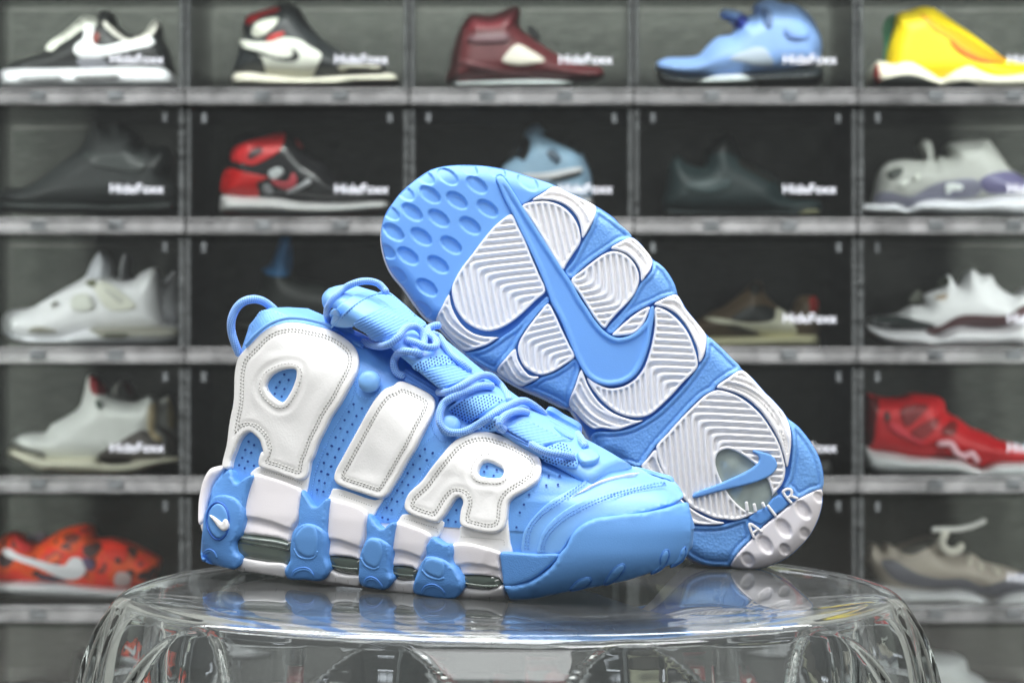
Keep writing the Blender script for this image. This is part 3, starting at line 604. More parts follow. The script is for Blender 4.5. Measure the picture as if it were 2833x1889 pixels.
for t in (T_('1110 1215,1150 1160,1210 1120,1265 1112,1282 1140,1250 1180,1190 1205'), T_('1388 1168,1430 1090,1490 1020,1540 1000,1556 1030,1520 1090,1450 1150'), T_('1770 1080,1840 1020,1850 950,1880 890,1908 885,1918 930,1890 1000,1840 1050'), T_('1930 1025,2000 960,2030 880,2050 860,2050 920,2020 980')):
    X, N = SU(resample(spline(t, 6), 5), .0056); tube('bumper_ring', X-N*.0003, .0006, M['blue_line'], bump, seg=6, n=1, closed=True)
    panel('bumper_dimple', t, SU, .0063, bump, M['blue_rubber'], edge=9, drop=.0009, pitch=6)
# ---- collar
def ribs(direction, period, amp):
    c, s = math.cos(direction), math.sin(direction)
    return lambda P, sd: amp*(np.sin((P[:, 0]*-s+P[:, 1]*c)*2*math.pi/period)-1)*ss(sd, 0, 4)
panel('collar_lining', A('432 690,450 600,480 510,520 420,560 362,610 345,680 350,740 372,800 398,900 402,1000 430,1090 465,1150 500,1060 520,900 490,700 490,560 570,480 640'), SU, .0022, shoe, M['blue_mesh'], h=ribs(1.1, 8, .0004), edge=8, drop=.002, pitch=4, sm=20)
X, N = SU(np.array(spline(A('470 620,540 540,640 462,760 420,880 422,1000 448,1090 478'), 6, False)), .0048); tube('collar_piping', X, .0012, M['blue_web'], shoe, n=2)
def on(pts, lift, surf=None, base=.0):
    P = np.array(pts, float); X, N = (surf or ST)(P, base)
    if len(P) > 4:
        tq = np.linspace(-1, 1, len(P)); dd = X[:, 1]+1; dd = .35*dd+.65*np.polyval(np.polyfit(tq, dd, 3), tq); X = at(P, dd)
    d = CAM-X; d /= np.linalg.norm(d, axis=1)[:, None]; return X+d*np.broadcast_to(np.asarray(lift, float), (len(P),))[:, None]
tube('heel_loop', on(A('430 690,395 610,368 520,366 440,392 365,440 308,510 282,580 290,640 325,690 370'), [.003, .004, .005, .006, .006, .006, .004, .0, -.004, -.008], SU), .0027, M['blue_lace'], shoe)
# ---- tongue dressing, webbing straps, mesh windows
TP = A('1075 475,1088 400,1140 315,1250 240,1340 203,1400 213,1450 230,1535 238,1620 300,1700 375,1790 450,1720 462,1600 440,1450 400,1330 430,1250 490,1160 500'); tpf = fitted(TP, ST)
panel('tongue_pad', TP, tpf, .0020, shoe, M['blue_smooth'], edge=9, drop=.0026, pitch=5)
stitches('tongue_stitching', [A('1100 470,1160 420,1230 350,1310 290,1400 250,1490 235,1540 260,1620 330,1700 405')], tpf, .0024, shoe, M['blue_deep'], step=9.5, duty=.6, w=3.0, hgt=.0001)
def strap(t, ang, m='blue_web', T=.0042, per=8.5, amp=.0005, sf=None): return panel('webbing_strap', t, sf or fitted(t, ST, .32 if m == 'blue_strap' else .12), T, shoe, M[m], h=ribs(ang, per, amp), edge=5, drop=.0014, pitch=3.2, sn=5)
X, N = tpf(spline(A('1085 492,1148 425,1222 350,1305 288,1400 246,1490 230,1545 262,1620 332,1700 402'), 6, False), .0024); tube('tongue_seam', X-N*.0003, .0007, M['blue_smooth'], shoe, seg=8, n=2)
strap(A('1240 470,1330 390,1450 330,1570 310,1640 340,1700 400,1785 455,1740 480,1690 475,1620 500,1545 560,1450 600,1370 580,1340 545'), -.45, sf=tpf, T=.0032)
strap(A('1118 478,1132 455,1180 460,1260 498,1358 545,1336 598,1306 640,1282 622,1222 566'), .5, 'blue_strap', .0024, 10)
strap(G('700 605,780 560,860 545,950 545,1010 570,1075 620,1000 650,900 690,840 725,760 665'), -.25)
strap(G('585 562,680 610,800 690,842 722,818 800,790 775,680 705,560 640'), .55, 'blue_strap', .0034, 10)
strap(G('1310 1000,1400 960,1480 945,1580 990,1680 1040,1790 1082,1700 1092,1600 1112,1530 1150,1475 1108'), -.2)
strap(G('1235 1000,1340 1040,1485 1105,1468 1155,1400 1122,1300 1065,1215 1030'), .42, 'blue_strap', .0030, 9)
strap(G('1570 900,1600 885,1700 940,1842 1030,1806 1068,1700 1010,1590 925'), .5, 'blue_strap', .0030, 9)
strap(G('985 540,1010 515,1100 590,1180 640,1130 660,1060 625'), .6, 'blue_strap', .0030, 9)
for t in (G('618 562,720 500,850 465,940 490,990 545,900 548,800 560,690 602'), G('880 880,900 850,1000 790,1130 755,1220 750,1312 792,1250 832,1130 902,1010 985,940 960'), G('1085 1012,1150 975,1240 940,1258 985,1200 1022'), G('1560 1160,1650 1112,1720 1092,1792 1150,1832 1230,1812 1290,1640 1272,1560 1232')):
    mf = fitted(t, ST); panel('tongue_mesh', t, mf, .0014, shoe, M['blue_mesh'], edge=5, drop=.001, pitch=7)
    h_ = hexfill(t, 9.2, 4, .35)
    if len(h_): discs('mesh_holes', h_, mf, .0017, shoe, M['blue_hole'], r=2.6, seg=6)
panel('toe_tab', G('1822 1170,1870 1145,1950 1150,1992 1200,1965 1232,1870 1252,1842 1225'), ST, .004, shoe, M['blue_smooth'], edge=6, drop=.002, pitch=5)
TE = A('1030 490,1050 410,1110 370,1180 455,1270 550,1340 600,1300 602,1200 545,1110 505'); panel('tongue_edge', TE, fitted(TE, ST, .3), .0006, shoe, M['blue_smooth'], edge=5, drop=.001, pitch=6)
RL = .0024
def lace(t, lift, r=RL): return tube('lace', on(t, lift), r, M['blue_lace'], shoe)
tube('tongue_loop', on(A('1085 470,1062 420,1062 345,1110 270,1180 205,1260 165,1340 150,1420 165,1468 205,1490 240'), [.006]*10), .0022, M['blue_lace'], shoe)
lace(A('1318 590,1400 618,1500 610,1570 560,1620 495,1690 478,1742 515,1760 580,1740 640'), [.002, .006, .009, .010, .010, .010, .009, .006, 0])
lace(G('575 365,660 388,740 420,795 415,800 370,755 330,742 290,800 262,835 268'), [.002, .006, .010, .012, .012, .012, .010, .006, .002])
lace(G('700 470,640 455,560 450,508 490,495 550,520 605,575 630'), [.001, .006, .008, .010, .010, .008, .003])
lace(G('700 350,760 330,815 340,862 400,920 478,990 535,1050 600'), [.004, .012, .013, .010, .008, .007, .003])
lace(G('815 745,900 740,980 700,1060 650,1130 622,1200 632,1262 690,1310 760,1335 810'), [.005, .008, .010, .011, .012, .010, .008, .006, .001])
lace(G('1215 702,1120 700,1010 740,920 782,858 825,830 890,828 960,860 1012,920 1036,1000 1030,1080 992,1180 930,1290 862,1370 820,1440 808,1510 845,1590 910'), [.004, .008, .010, .011, .011, .010, .010, .009, .008, .008, .009, .011, .012, .012, .011, .009, .005])
lace(G('1465 892,1400 880,1330 898,1272 940,1258 985,1300 1020'), [.003, .008, .010, .010, .009, .003])
lace(G('1480 1112,1540 1150,1620 1180,1700 1192,1800 1215'), [.005, .007, .008, .008, .002])
lace(G('1825 1045,1860 1100,1885 1150'), [.004, .006, .003])
def lock(c, rx, ry):
    X, N = ST(np.array([c]), 0.); d = CAM-X[0]; d /= np.linalg.norm(d); ctr = X[0]+d*.005; e = rx*np.linalg.norm(X[0]-CAM)/FPX
    n_ = N[0]*.6+d*.4; n_ /= np.linalg.norm(n_); a = np.cross(n_, (0, 0, 1)); a /= np.linalg.norm(a); b = np.cross(n_, a); V = []; Fc = []; k = 24
    prof = [(.0, .72), (.35, .70), (.65, .62), (.86, .45), (.97, .2), (1, 0), (.97, -.2), (.8, -.36), (.62, -.4), (.6, -.9)]
    for r_, z_ in prof:
        for j in range(k):
            q = 2*math.pi*j/k; V.append(ctr+e*(r_*(math.cos(q)*a+math.sin(q)*b)+z_*n_))
    for i in range(len(prof)-1):
        for j in range(k): Fc.append((i*k+j, (i+1)*k+j, (i+1)*k+(j+1) % k, i*k+(j+1) % k))
    return mesh('lace_toggle', V, Fc, M['blue_smooth'], shoe)
lock(A('1365 878')[0], 31, 31); lock(G('900 990')[0], 31, 31)
# ================================================================ second sneaker: outsole towards the viewer
OUTL = D('605 1372,540 1345,440 1222,350 1092,250 972,200 872,170 762,158 660,170 565,200 475,255 395,322 308,400 238,480 176,565 122,660 94,780 80,905 80,1030 88,1150 108,1280 142,1425 188,1592 245,1700 300,1832 360,1942 420,2021 470,2105 532')+E('690 0,742 15,822 80,917 205,1000 262,1060 340,1106 430,1116 490,1165 560,1182 600,1272 712,1362 826,1450 900,1560 1010,1648 1105,1740 1182,1850 1308')+F('1230 138,1330 248,1368 306,1452 368,1542 480,1612 600,1648 720,1652 850,1640 865,1646 950,1632 1030,1602 1120,1542 1230,1462 1322,1370 1402,1270 1452,1160 1490,1040 1500,915 1476,760 1472,680 1452,600 1412,560 1380,400 1200,200 900,90 760,20 640')+S('1660 1262,1632 1218,1600 1160,1571 1122')+G('1755 862,1650 815,1560 772,1430 718,1330 664,1238 604,1110 560,1030 500,1000 448,930 385,850 300,790 232')
OUTS = resample(spline(OUTL, 4), 9)
def dS(P): return 1.098+.022*np.clip((2050-P[:, 0])/900, -.4, 1.1)+.008*(1578-P[:, 1])/1000
NS = np.array((-.02, -.999, .03)); NS /= np.linalg.norm(NS)
def SS(P, T):
    P = np.asarray(P, float); sd = segdist(P, OUTS)*np.where(inside(P, OUTS), 1, 0); lip = 46.
    dr = .0065*(1-np.clip(sd/lip, 0, 1))**2
    N = np.repeat(NS[None], len(P), 0)
    return at(P, dS(P)+dr-T), N
hb = at([(2040, 1578)], 1.1)[0]
shoe2 = thing('sneaker', (float(hb[0]), float(hb[1]), 0.), 'blue and white sneaker tipped on its heel, its whole patterned outsole facing us', 'sneaker', 'pair of blue and white sneakers')
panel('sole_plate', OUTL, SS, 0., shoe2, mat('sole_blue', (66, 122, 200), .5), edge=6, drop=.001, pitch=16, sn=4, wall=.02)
# midsole and upper behind the outsole
ctr = np.array(OUTL).mean(0)
def SSb(P, T):
    P = np.asarray(P, float); N = np.repeat(NS[None], len(P), 0); return at(P, dS(P)+.010-T), N
panel('midsole', [((p[0]-ctr[0])*.995+ctr[0]-5, (p[1]-ctr[1])*.995+ctr[1]+6) for p in OUTL], SSb, 0., shoe2, M['white_foam'], edge=10, drop=.002, pitch=18, sn=4, wall=.03)
heel = at([(2236, 1490)], 1.10)[0]; toe = at([(1096, 560)], 1.118)[0]; ax = toe-heel; Ls = np.linalg.norm(ax); ax /= Ls; zz = -NS-ax*np.dot(-NS, ax); zz /= np.linalg.norm(zz); vv = np.cross(zz, ax)
def place2(v, wid=.93): return heel+ax*v[:, :1]*(Ls/.347)*.985+vv*v[:, 1:2]*wid+zz*(v[:, 2:]+.006)
mesh('upper', place2(LV), split(.02, 9), M['blue_leather'], shoe2); mesh('tongue', place2(TV), TF, M['blue_smooth'], shoe2)
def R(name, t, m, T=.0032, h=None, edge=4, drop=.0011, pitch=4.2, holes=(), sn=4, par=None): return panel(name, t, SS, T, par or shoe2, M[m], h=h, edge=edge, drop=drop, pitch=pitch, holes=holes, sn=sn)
# toe rubber with oval dimples
OV = D('712 175,952 245,1375 220,566 325,788 373,1040 440,417 470,638 520,897 582,265 635,493 672,740 742,383 832,632 903,540 1092,528 182,885 105,1120 130,362 312,240 475,205 792,295 985,502 1268')
def ovals(P, sd):
    h = np.zeros(len(P)); c, s = math.cos(.62), math.sin(.62)
    for i, (x, y) in enumerate(OV):
        k = 1 if i < 15 else .86
        dx, dy = P[:, 0]-x, P[:, 1]-y; a = (dx*c+dy*s)/(34*k); b = (-dx*s+dy*c)/(18.5*k); q = np.sqrt(a*a+b*b)
        h += -.0021*(1-ss(q, .88, 1.03))
    return h
R('toe_rubber', D('605 1366,540 1338,445 1222,352 1090,254 972,205 872,175 762,163 660,175 567,205 478,258 398,325 312,402 242,482 180,566 128,662 99,780 85,905 85,1030 93,1150 113,1280 147,1422 193,1585 248,1500 302,1412 352,1330 405,1300 385,1240 290,1180 185,1142 160,1112 188,1150 290,1200 400,1240 478,1150 548,1055 645,955 765,865 895,785 1025,722 1150,662 1268'), 'blue_sole', .0030, ovals, edge=5, pitch=3.6)
# big swoosh
def sw_h(P, sd): return -.0015*ss(sd, 11, 15)
SW = D('1140 166,1165 172,1190 200,1250 292,1320 402,1400 530,1470 640,1560 780,1680 965,1735 1045')+E('312 515,382 622,440 710,500 780,560 826,620 850,690 842,760 812,820 760,870 692,898 600,920 588,928 640,922 690,905 790,890 885,860 990,820 1088,762 1170,680 1224,600 1244,520 1244,430 1214,362 1160,312 1082,272 1000,232 902,160 722,75 560')+D('1562 1200,1530 1110,1450 910,1380 760,1312 620,1250 490,1200 400,1150 290,1114 195,1120 175')
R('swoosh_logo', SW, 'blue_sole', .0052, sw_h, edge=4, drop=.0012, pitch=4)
# white lugs: rim + ribs from a phase field
def rib(phase, rim=7., depth=.0027):
    def h(P, sd):
        f = phase(P); v = .5+.5*np.cos(2*np.pi*f); return -depth*ss(sd, rim, rim+3)*(1-ss(v, .25, .62))
    return h
def lines(ang, per, off=0.):
    c, s = math.cos(ang), math.sin(ang); return lambda P: ((P[:, 0]*-s+P[:, 1]*c)/per+off)
def ell(corner, ah, ph, av, pv, sgn=1, r=1.2):
    """nested L contours: family a varies across the 'horizontal' ribs, b across the 'vertical' ribs"""
    def f(P):
        x, y = P[:, 0]-corner[0], P[:, 1]-corner[1]
        a = (-x*math.sin(ah)+y*math.cos(ah))/ph; b = (x*math.sin(av)-y*math.cos(av))/pv
        q = .5*(a+b-sgn*np.sqrt((a-b)**2+r)); return q
    return f
def arcs(outl, per, off=.5):
    q = resample(spline(outl, 5, False), 5, False)
    return lambda P: segdist(P, q, False)/per+off
lug = lambda t, ph, nm='tread_lug', **k: R(nm, t, 'white_rubber', .0046, rib(ph), edge=4, drop=.0010, pitch=3.1, **k)
lug(D('1328 420,1362 396,1450 380,1540 380,1640 412,1720 472,1780 560,1808 650,1808 720,1758 800,1700 888,1664 945,1622 890,1562 792,1502 690,1440 590,1380 500'), lines(1.36, 17.5))
lug(D('1415 366,1500 312,1595 256,1700 304,1830 364,1935 422,1930 500,1888 590,1828 680,1816 600,1790 520,1740 448,1670 396,1590 368,1500 362'), arcs(D('1440 350,1530 335,1620 335,1720 375,1800 450,1850 540,1870 640'), 15.5, .3))
lug(D('1240 488,1290 582,1350 702,1410 852,1470 992,1520 1120,1440 1196,1340 1294,1230 1384,1130 1434,1030 1450,930 1420,840 1356,782 1268,754 1180,746 1100,774 1020,832 922,902 832,992 712,1082 602,1170 524'), ell(D('940 930')[0], -.10, 18., 1.36, 17.))
lug(D('722 1150,738 1232,775 1320,832 1402,912 1464,1002 1494,1080 1500,1140 1504')+G('1255 348,1180 396,1100 426,1010 444,940 388,850 290,832 262,800 226,840 132'), arcs(D('690 1270,740 1370,830 1450,920 1500,1030 1530,1120 1530'), 15.5, .4))
lug(G('1612 106,1660 182,1718 310,1768 410,1802 488,1730 546,1640 600,1560 620,1490 596,1432 548,1398 470,1394 410,1422 342,1482 254,1560 156'), ell(G('1400 330')[0], -.2, 17., 1.45, 17.5))
lug(G('1372 432,1388 500,1428 572,1478 624,1546 636,1480 676,1410 700,1330 656,1244 598,1248 570,1302 502'), arcs(G('1330 480,1350 550,1395 620,1450 655,1520 665'), 14.5, .4))
lug(E('240 375,330 293,430 213,520 154,600 134,690 164,758 232,796 310,800 388,768 478,700 566,620 646,560 714,515 768,452 708,392 618,312 490'), ell(E('330 330')[0], -.12, 16.5, 1.45, 17., sgn=-1))
lug(E('570 108,640 62,738 24,818 82,910 206,896 280,858 338,822 380,812 300,772 220,702 153,622 122'), arcs(E('620 85,700 85,780 150,840 230,858 300'), 14.5, .3))
lug(E('580 826,640 762,720 692,800 634,890 594,868 670,828 748,768 806,690 828'), lines(-.12, 19))
lug(E('934 600,1000 612,1080 662,1158 742,1216 830,1256 930,1284 1030,1284 1090,1236 1148,1156 1228,1076 1318,976 1416,888 1486,800 1506,700 1496,602 1456,514 1388,446 1310,396 1240,372 1180,440 1222,530 1262,600 1266,690 1242,772 1188,842 1096,884 984,914 864,932 740'), ell(E('890 1080')[0], .06, 18.5, 1.50, 15.5))
lug(E('322 1112,346 1160,374 1236,434 1336,504 1414,592 1474,692 1514,780 1534')+F('228 322,100 372,12 396')+G('2000 1004,1940 1010,1880 968,1826 910')+E('222 1398,272 1250'), arcs(E('290 1250,330 1340,400 1430,500 1500,620 1545,740 1560'), 16, .3))
lug(E('926 572,990 534,1108 494,1158 562,1178 602,1268 712,1356 828,1356 900,1336 1000,1302 1050,1292 960,1252 850,1190 738,1112 648,1022 598'), arcs(E('1000 570,1090 570,1180 660,1260 780,1310 900,1320 980'), 15.5, .3))
lug(E('1444 1254,1540 1182,1650 1118,1738 1188,1848 1312')+F('1228 142,1328 252,1362 310,1390 400,1396 500,1382 620,1364 690,1342 600,1302 478,1232 350,1152 240,1052 150,952 100,870 76'), arcs(F('880 45,1000 70,1130 145,1240 260,1320 400,1360 560'), 15.5, .2))
# heel lug with the air window
WIN = F('812 720,798 650,812 590,850 556,905 548,960 566,1030 606,1090 650,1150 700,1200 770,1232 850,1246 920,1190 985,1110 1046,1050 1040,980 990,910 915,855 820')
lug(F('805 84,880 94,980 134,1080 204,1168 292,1236 392,1296 500,1334 620,1350 720,1326 818,1270 890,1250 912,1180 985,1100 1052,1040 1084,960 1108,870 1102,780 1086,690 1046,610 1006,560 950,482 870,402 760,364 680,338 590,334 522,422 424,520 314,620 214,720 124'), ell(F('600 260')[0], .06, 18., 1.48, 16.), holes=(WIN,))
lug(F('326 556,346 650,400 762,490 902,608 1018,700 1074,800 1114,872 1130,800 1145,640 1138,540 1098,430 978,320 828,214 690,262 622'), arcs(F('290 640,340 760,430 890,540 1010,660 1085,780 1125'), 22, .3))
def win_h(P, sd): return -.0018+.0012*ss(sd, 15, 60)+.0005*np.sin(P[:, 0]*.09+P[:, 1]*.05)
WC = np.array(WIN).mean(0); aw = R('air_window', [tuple(WC+(np.array(p)-WC)*1.22) for p in WIN], 'air_clear', .0030, win_h, edge=6, drop=.0004, pitch=6)
R('swoosh_logo', F('614 918,640 890,820 824,960 764,1060 714,1120 670,1145 632,1132 600,1090 566,1098 556,1152 568,1230 590,1278 640,1284 692,1250 740,1190 780,1080 820,950 850,860 872,740 905,625 935'), 'blue_sole', .0058, edge=4, drop=.0012, pitch=5)
for c in ('1040 960,1050 1040', '1100 975,1115 1045', '1165 965,1185 1010'):
    X, N = SS(np.array(F(c)), .0050); tube('window_rib', X, .0011, M['white_rubber'], shoe2, seg=8, n=3)
# blue webs between the lugs
def web_h(P, sd): return -.0009*ss(sd, 9, 13)-.0013*np.exp(-((sd-13)/2.6)**2)
web = lambda t: R('rubber_web', t, 'web_rubber', .0030, web_h, edge=4, drop=.001, pitch=4.2)
web(D('1684 962,1752 870,1830 714,1892 600,1946 446,2020 484,2100 544')+E('742 14,640 56,560 108,440 188,330 274,236 360'))
web(E('528 788,620 682,720 562,812 402,872 342,908 292,922 216,998 262,1058 342,1102 430,1110 486,1000 520,916 562,800 616,700 682,640 750,572 818'))
web(E('1368 844,1450 902,1560 1012,1642 1105,1540 1170,1436 1248')+F('792 76,702 126,602 220,502 330,402 440,328 520,262 610,202 688,100 665')+S('1660 1268,1634 1216,1646 1196')+F('2 408,120 386,236 332')+E('842 1540,890 1512,986 1440,1170 1250,1304 1068,1346 1000'))
web(G('1606 50,1622 86,1550 160,1470 260,1400 360,1366 430,1300 510,1240 590,1220 600,1110 542,1022 482,1012 462,1110 442,1200 402,1280 342,1370 280,1450 200,1530 120'))
web(G('1806 502,1840 560,1820 650,1780 760,1755 856,1650 805,1560 766,1436 712,1500 680,1570 632,1650 606,1740 552'))
web(F('1372 316,1450 374,1540 484,1608 602,1642 720,1646 848,1560 880,1470 928,1440 930,1382 862,1334 850,1372 780,1392 690,1406 560,1402 420'))
web(F('634 1152,800 1152,900 1132,1040 1092,1062 1150,1080 1248,1002 1328,950 1400,910 1472,850 1472,760 1468,680 1448,600 1406,566 1372,540 1300,520 1150'))
wb = R('letter_band', F('1052 1086,1182 1014,1302 904,1340 856,1398 874,1444 932,1372 988,1262 1070,1172 1150,1076 1244'), 'blue_grain', .0030, edge=5, drop=.001, pitch=5)
R('band_plate', F('1058 1086,1190 1010,1240 1070,1160 1142,1110 1130,1070 1110'), 'blue_grain', .0042, edge=5, drop=.001, pitch=5, par=wb, sn=2); R('band_plate', F('1212 985,1300 905,1372 985,1262 1062,1235 1030'), 'blue_grain', .0042, edge=5, drop=.001, pitch=5, par=wb, sn=2)
def hp_h(P, sd):
    h = np.zeros(len(P))
    for x, y, a, b in [F(c)[0]+(a, b) for c, a, b in (('1490 1028', 31, 18), ('1337 1172', 31, 18), ('1192 1302', 30, 18), ('1500 1210', 17, 14), ('1342 1336', 17, 14), ('1052 1415', 22, 17), ('1608 925', 18, 12))]:
        c, s = math.cos(.95), math.sin(.95); dx, dy = P[:, 0]-x, P[:, 1]-y; q = np.sqrt(((dx*c+dy*s)/a)**2+((-dx*s+dy*c)/b)**2); h += -.0022*(1-ss(q, .7, 1.05))
    return h
R('heel_plate', F('1636 866,1642 950,1628 1030,1598 1118,1540 1228,1460 1318,1368 1398,1270 1448,1160 1486,1040 1496,920 1474,952 1402,1012 1332,1082 1262,1172 1162,1272 1082,1382 992,1472 932,1562 888'), 'white_foam', .0042, hp_h, edge=5, drop=.0014, pitch=4)
def glyph(strokes, x, y, sz, ang):
    V = []; c, s = math.cos(ang), math.sin(ang)
    for st_ in strokes:
        P = np.array([(x+sz*(a*c-b*s), y+sz*(a*s+b*c)) for a, b in st_]); X, N = SS(P, .0046); tube('letter', X, .0010, M['white_rubber'], wb, seg=8, n=4, flat=.8)
glyph([((-.35, .5), (0, -.5), (.35, .5)), ((-.22, .15), (.22, .15))], *F('1100 1182')[0], 40, -.66)
glyph([((0, -.5), (0, .5))], *F('1240 1032')[0], 40, -.66)
glyph([((-.25, .5), (-.25, -.5), (.1, -.5), (.28, -.28), (.1, -.02), (-.25, 0)), ((0, 0), (.3, .5))], *F('1388 915')[0], 40, -.66)
# ================================================================ sneakers inside the boxes (seen out of focus)
DM = DF+.105          # distance of the shoes' middle plane
def bsurf(outl, wid, R, dep, base=0.):
    o_ = resample(spline(outl, 4), 6)
    def f(P, T):
        P = np.asarray(P, float); sd = segdist(P, o_)*np.where(inside(P, o_), 1, 0); q = np.clip(sd/R, 0, 1); b = wid*np.sqrt(np.clip(1-(1-q)**2, 0, 1))+base
        X = at(P, DM+dep-b-T); N = np.repeat(np.array([[0, -1., .1]]), len(P), 0); N /= np.linalg.norm(N[0]); return X, N
    return f
def pillow(name, outl, m, parent, wid=.045, R=40, dep=0, pitch=9):
    loops = [spline(outl, 4)]; P, Fc, sd, be = tri(loops, pitch, 8.)
    q = np.clip(sd/R, 0, 1); b = wid*np.sqrt(np.clip(1-(1-q)**2, 0, 1)); cen = DM+dep
    Xf = at(P, cen-b); Xb = Xf.copy(); Xb[:, 1] += 2*b+.0004; n = len(P)
    a = Xf[Fc[0, 0]]; nn = np.cross(Xf[Fc[0, 1]]-a, Xf[Fc[0, 2]]-a); fl = nn[1] > 0
    F1 = [tuple(f[::-1]) if fl else tuple(f) for f in Fc]; F2 = [tuple(i+n for i in f[::-1]) for f in F1]
    F3 = [(int(j), int(i), int(i)+n, int(j)+n) if not fl else (int(i), int(j), int(j)+n, int(i)+n) for i, j in be]
    return mesh(name, np.vstack((Xf, Xb)), F1+F2+F3, m, parent)
def bgshoe(label, upper, ucol, sole, scol, extras=(), dep=0, group=None, solename='sole', tubes=(), rough=.5):
    al = np.array(list(upper)+list(sole)); c = at([(al[:, 0].mean(), al[:, 1].max())], DM+dep)[0]
    t = thing('sneaker', tuple(float(v) for v in c), label, 'sneaker', group)
    pillow('upper', upper, cmat(ucol, rough), t, .046, 62, dep)
    if sole: pillow(solename, sole, cmat(scol, .45), t, .05, 30, dep)
    for nm, on_, o_, col in extras:
        panel(nm, o_, bsurf(upper if on_ == 'u' else sole, .046 if on_ == 'u' else .05, 62 if on_ == 'u' else 30, dep), .002+.0011*(len(extras) and [e[2] for e in extras].index(o_)), t, cmat(col, .45), edge=5, drop=.001, pitch=9, sn=4, wall=.006)
    for nm, p, col, r in tubes:
        tube(nm, at(p, DM+dep-.054), r, cmat(col, .5), t, seg=8)
    return t
def camo():
    m = mat('orange_camouflage', (232, 72, 22), .5); nt = m.node_tree; b = nt.nodes['Principled BSDF']; tc = nt.nodes.new('ShaderNodeTexCoord')
    n = nt.nodes.new('ShaderNodeTexNoise'); n.inputs['Scale'].default_value = 26; n.inputs['Detail'].default_value = 2; r = nt.nodes.new('ShaderNodeValToRGB'); r.color_ramp.interpolation = 'CONSTANT'
    e = r.color_ramp.elements; e[0].color = lin((60, 34, 40)); e[1].position = .4; e[1].color = lin((240, 84, 20))
    for p, c in ((.52, (246, 52, 22)), (.62, (110, 44, 36)), (.66, (244, 96, 30))):
        q = e.new(p); q.color = lin(c)
    nt.links.new(tc.outputs['Object'], n.inputs['Vector']); nt.links.new(n.outputs['Fac'], r.inputs['Fac']); nt.links.new(r.outputs['Color'], b.inputs['Base Color']); return m
M['tone_232_72_22'] = camo()
WH = (238, 238, 242)
GRP = 'sneakers on show in the clear boxes'
bgshoe('low black sneaker with white lace strip and white swoosh on thick white sole', K1('70 860,150 790,400 710,570 640,640 560,800 450,960 300,1050 220,1220 230,1240 150,1330 130,1430 200,1440 290,1600 420,1800 420,1930 260,2000 290,2020 450,2100 620,2150 800,2160 900,1500 880,800 890'), (28, 30, 30), K1('10 890,200 850,600 840,1000 830,1400 820,1800 810,2040 830,2150 920,2170 1000,2160 1100,1500 1105,700 1105,30 1105,0 1000'), WH,
  [('lace_strip', 'u', K1('570 620,620 530,800 410,960 270,1040 210,1220 240,1190 330,1020 370,880 470,730 560,650 640'), (222, 222, 210)), ('swoosh_panel', 'u', K1('1060 300,1170 330,1150 500,1250 580,1500 530,1750 460,1880 460,1940 545,1700 610,1400 690,1200 735,1000 720,920 640,950 550,1040 480'), (240, 240, 242)), ('collar_line', 'u', K1('1270 270,1340 280,1450 390,1600 490,1700 470,1800 420,1930 250,2000 290,1900 440,1750 500,1600 530,1440 450,1320 350'), (214, 210, 200)), ('red_tab', 'u', K1('1170 420,1240 420,1220 520,1170 560'), (120, 40, 30)), ('grey_panel', 'u', K1('960 740,1300 740,1350 820,1000 830'), (150, 150, 158)), ('window_slit', 's', K1('220 955,740 935,740 990,240 1005'), (170, 170, 172)), ('window_slit', 's', K1('930 945,1480 925,1480 965,940 990'), (150, 150, 150))], group=GRP)
bgshoe('high sneaker in cream and black leather with red collar, cream sole', K2('220 870,200 820,250 650,280 520,260 480,350 430,310 380,330 250,360 190,700 80,760 30,860 40,1000 110,1080 250,1200 400,1330 520,1460 600,1600 660,1850 700,2000 780,2050 880,1700 920,1100 940,600 920'), (38, 42, 44), K2('200 900,350 850,600 880,1100 920,1700 880,2050 880,2150 900,2190 970,2150 1000,1700 1010,1400 1050,700 1060,250 1050,190 1000'), (240, 234, 216),
  [('collar', 'u', K2('340 240,370 190,700 80,760 100,740 140,540 200,440 260,350 300'), (178, 20, 28)), ('ankle_panel', 'u', K2('410 400,450 300,560 230,740 210,720 280,640 370,560 430,460 450'), (218, 218, 204)), ('red_trim', 'u', K2('590 490,640 430,780 380,820 400,740 460,620 510'), (196, 40, 36)), ('side_panel', 'u', K2('260 480,450 500,650 500,800 450,1000 480,1120 560,1260 650,1200 800,1120 920,620 920,570 800,530 690,400 620,300 560'), (234, 234, 222)), ('swoosh_logo', 'u', K2('300 580,500 615,700 685,850 695,920 655,895 575,980 640,990 700,920 745,780 740,600 690,400 630'), (34, 36, 34)), ('toe_line', 'u', K2('1450 800,1500 860,1600 815,1950 830,1980 795,1600 780'), (206, 202, 186)), ('outsole', 's', K2('1700 1008,2180 985,2170 1000,1600 1030'), (150, 40, 44))], group=GRP)
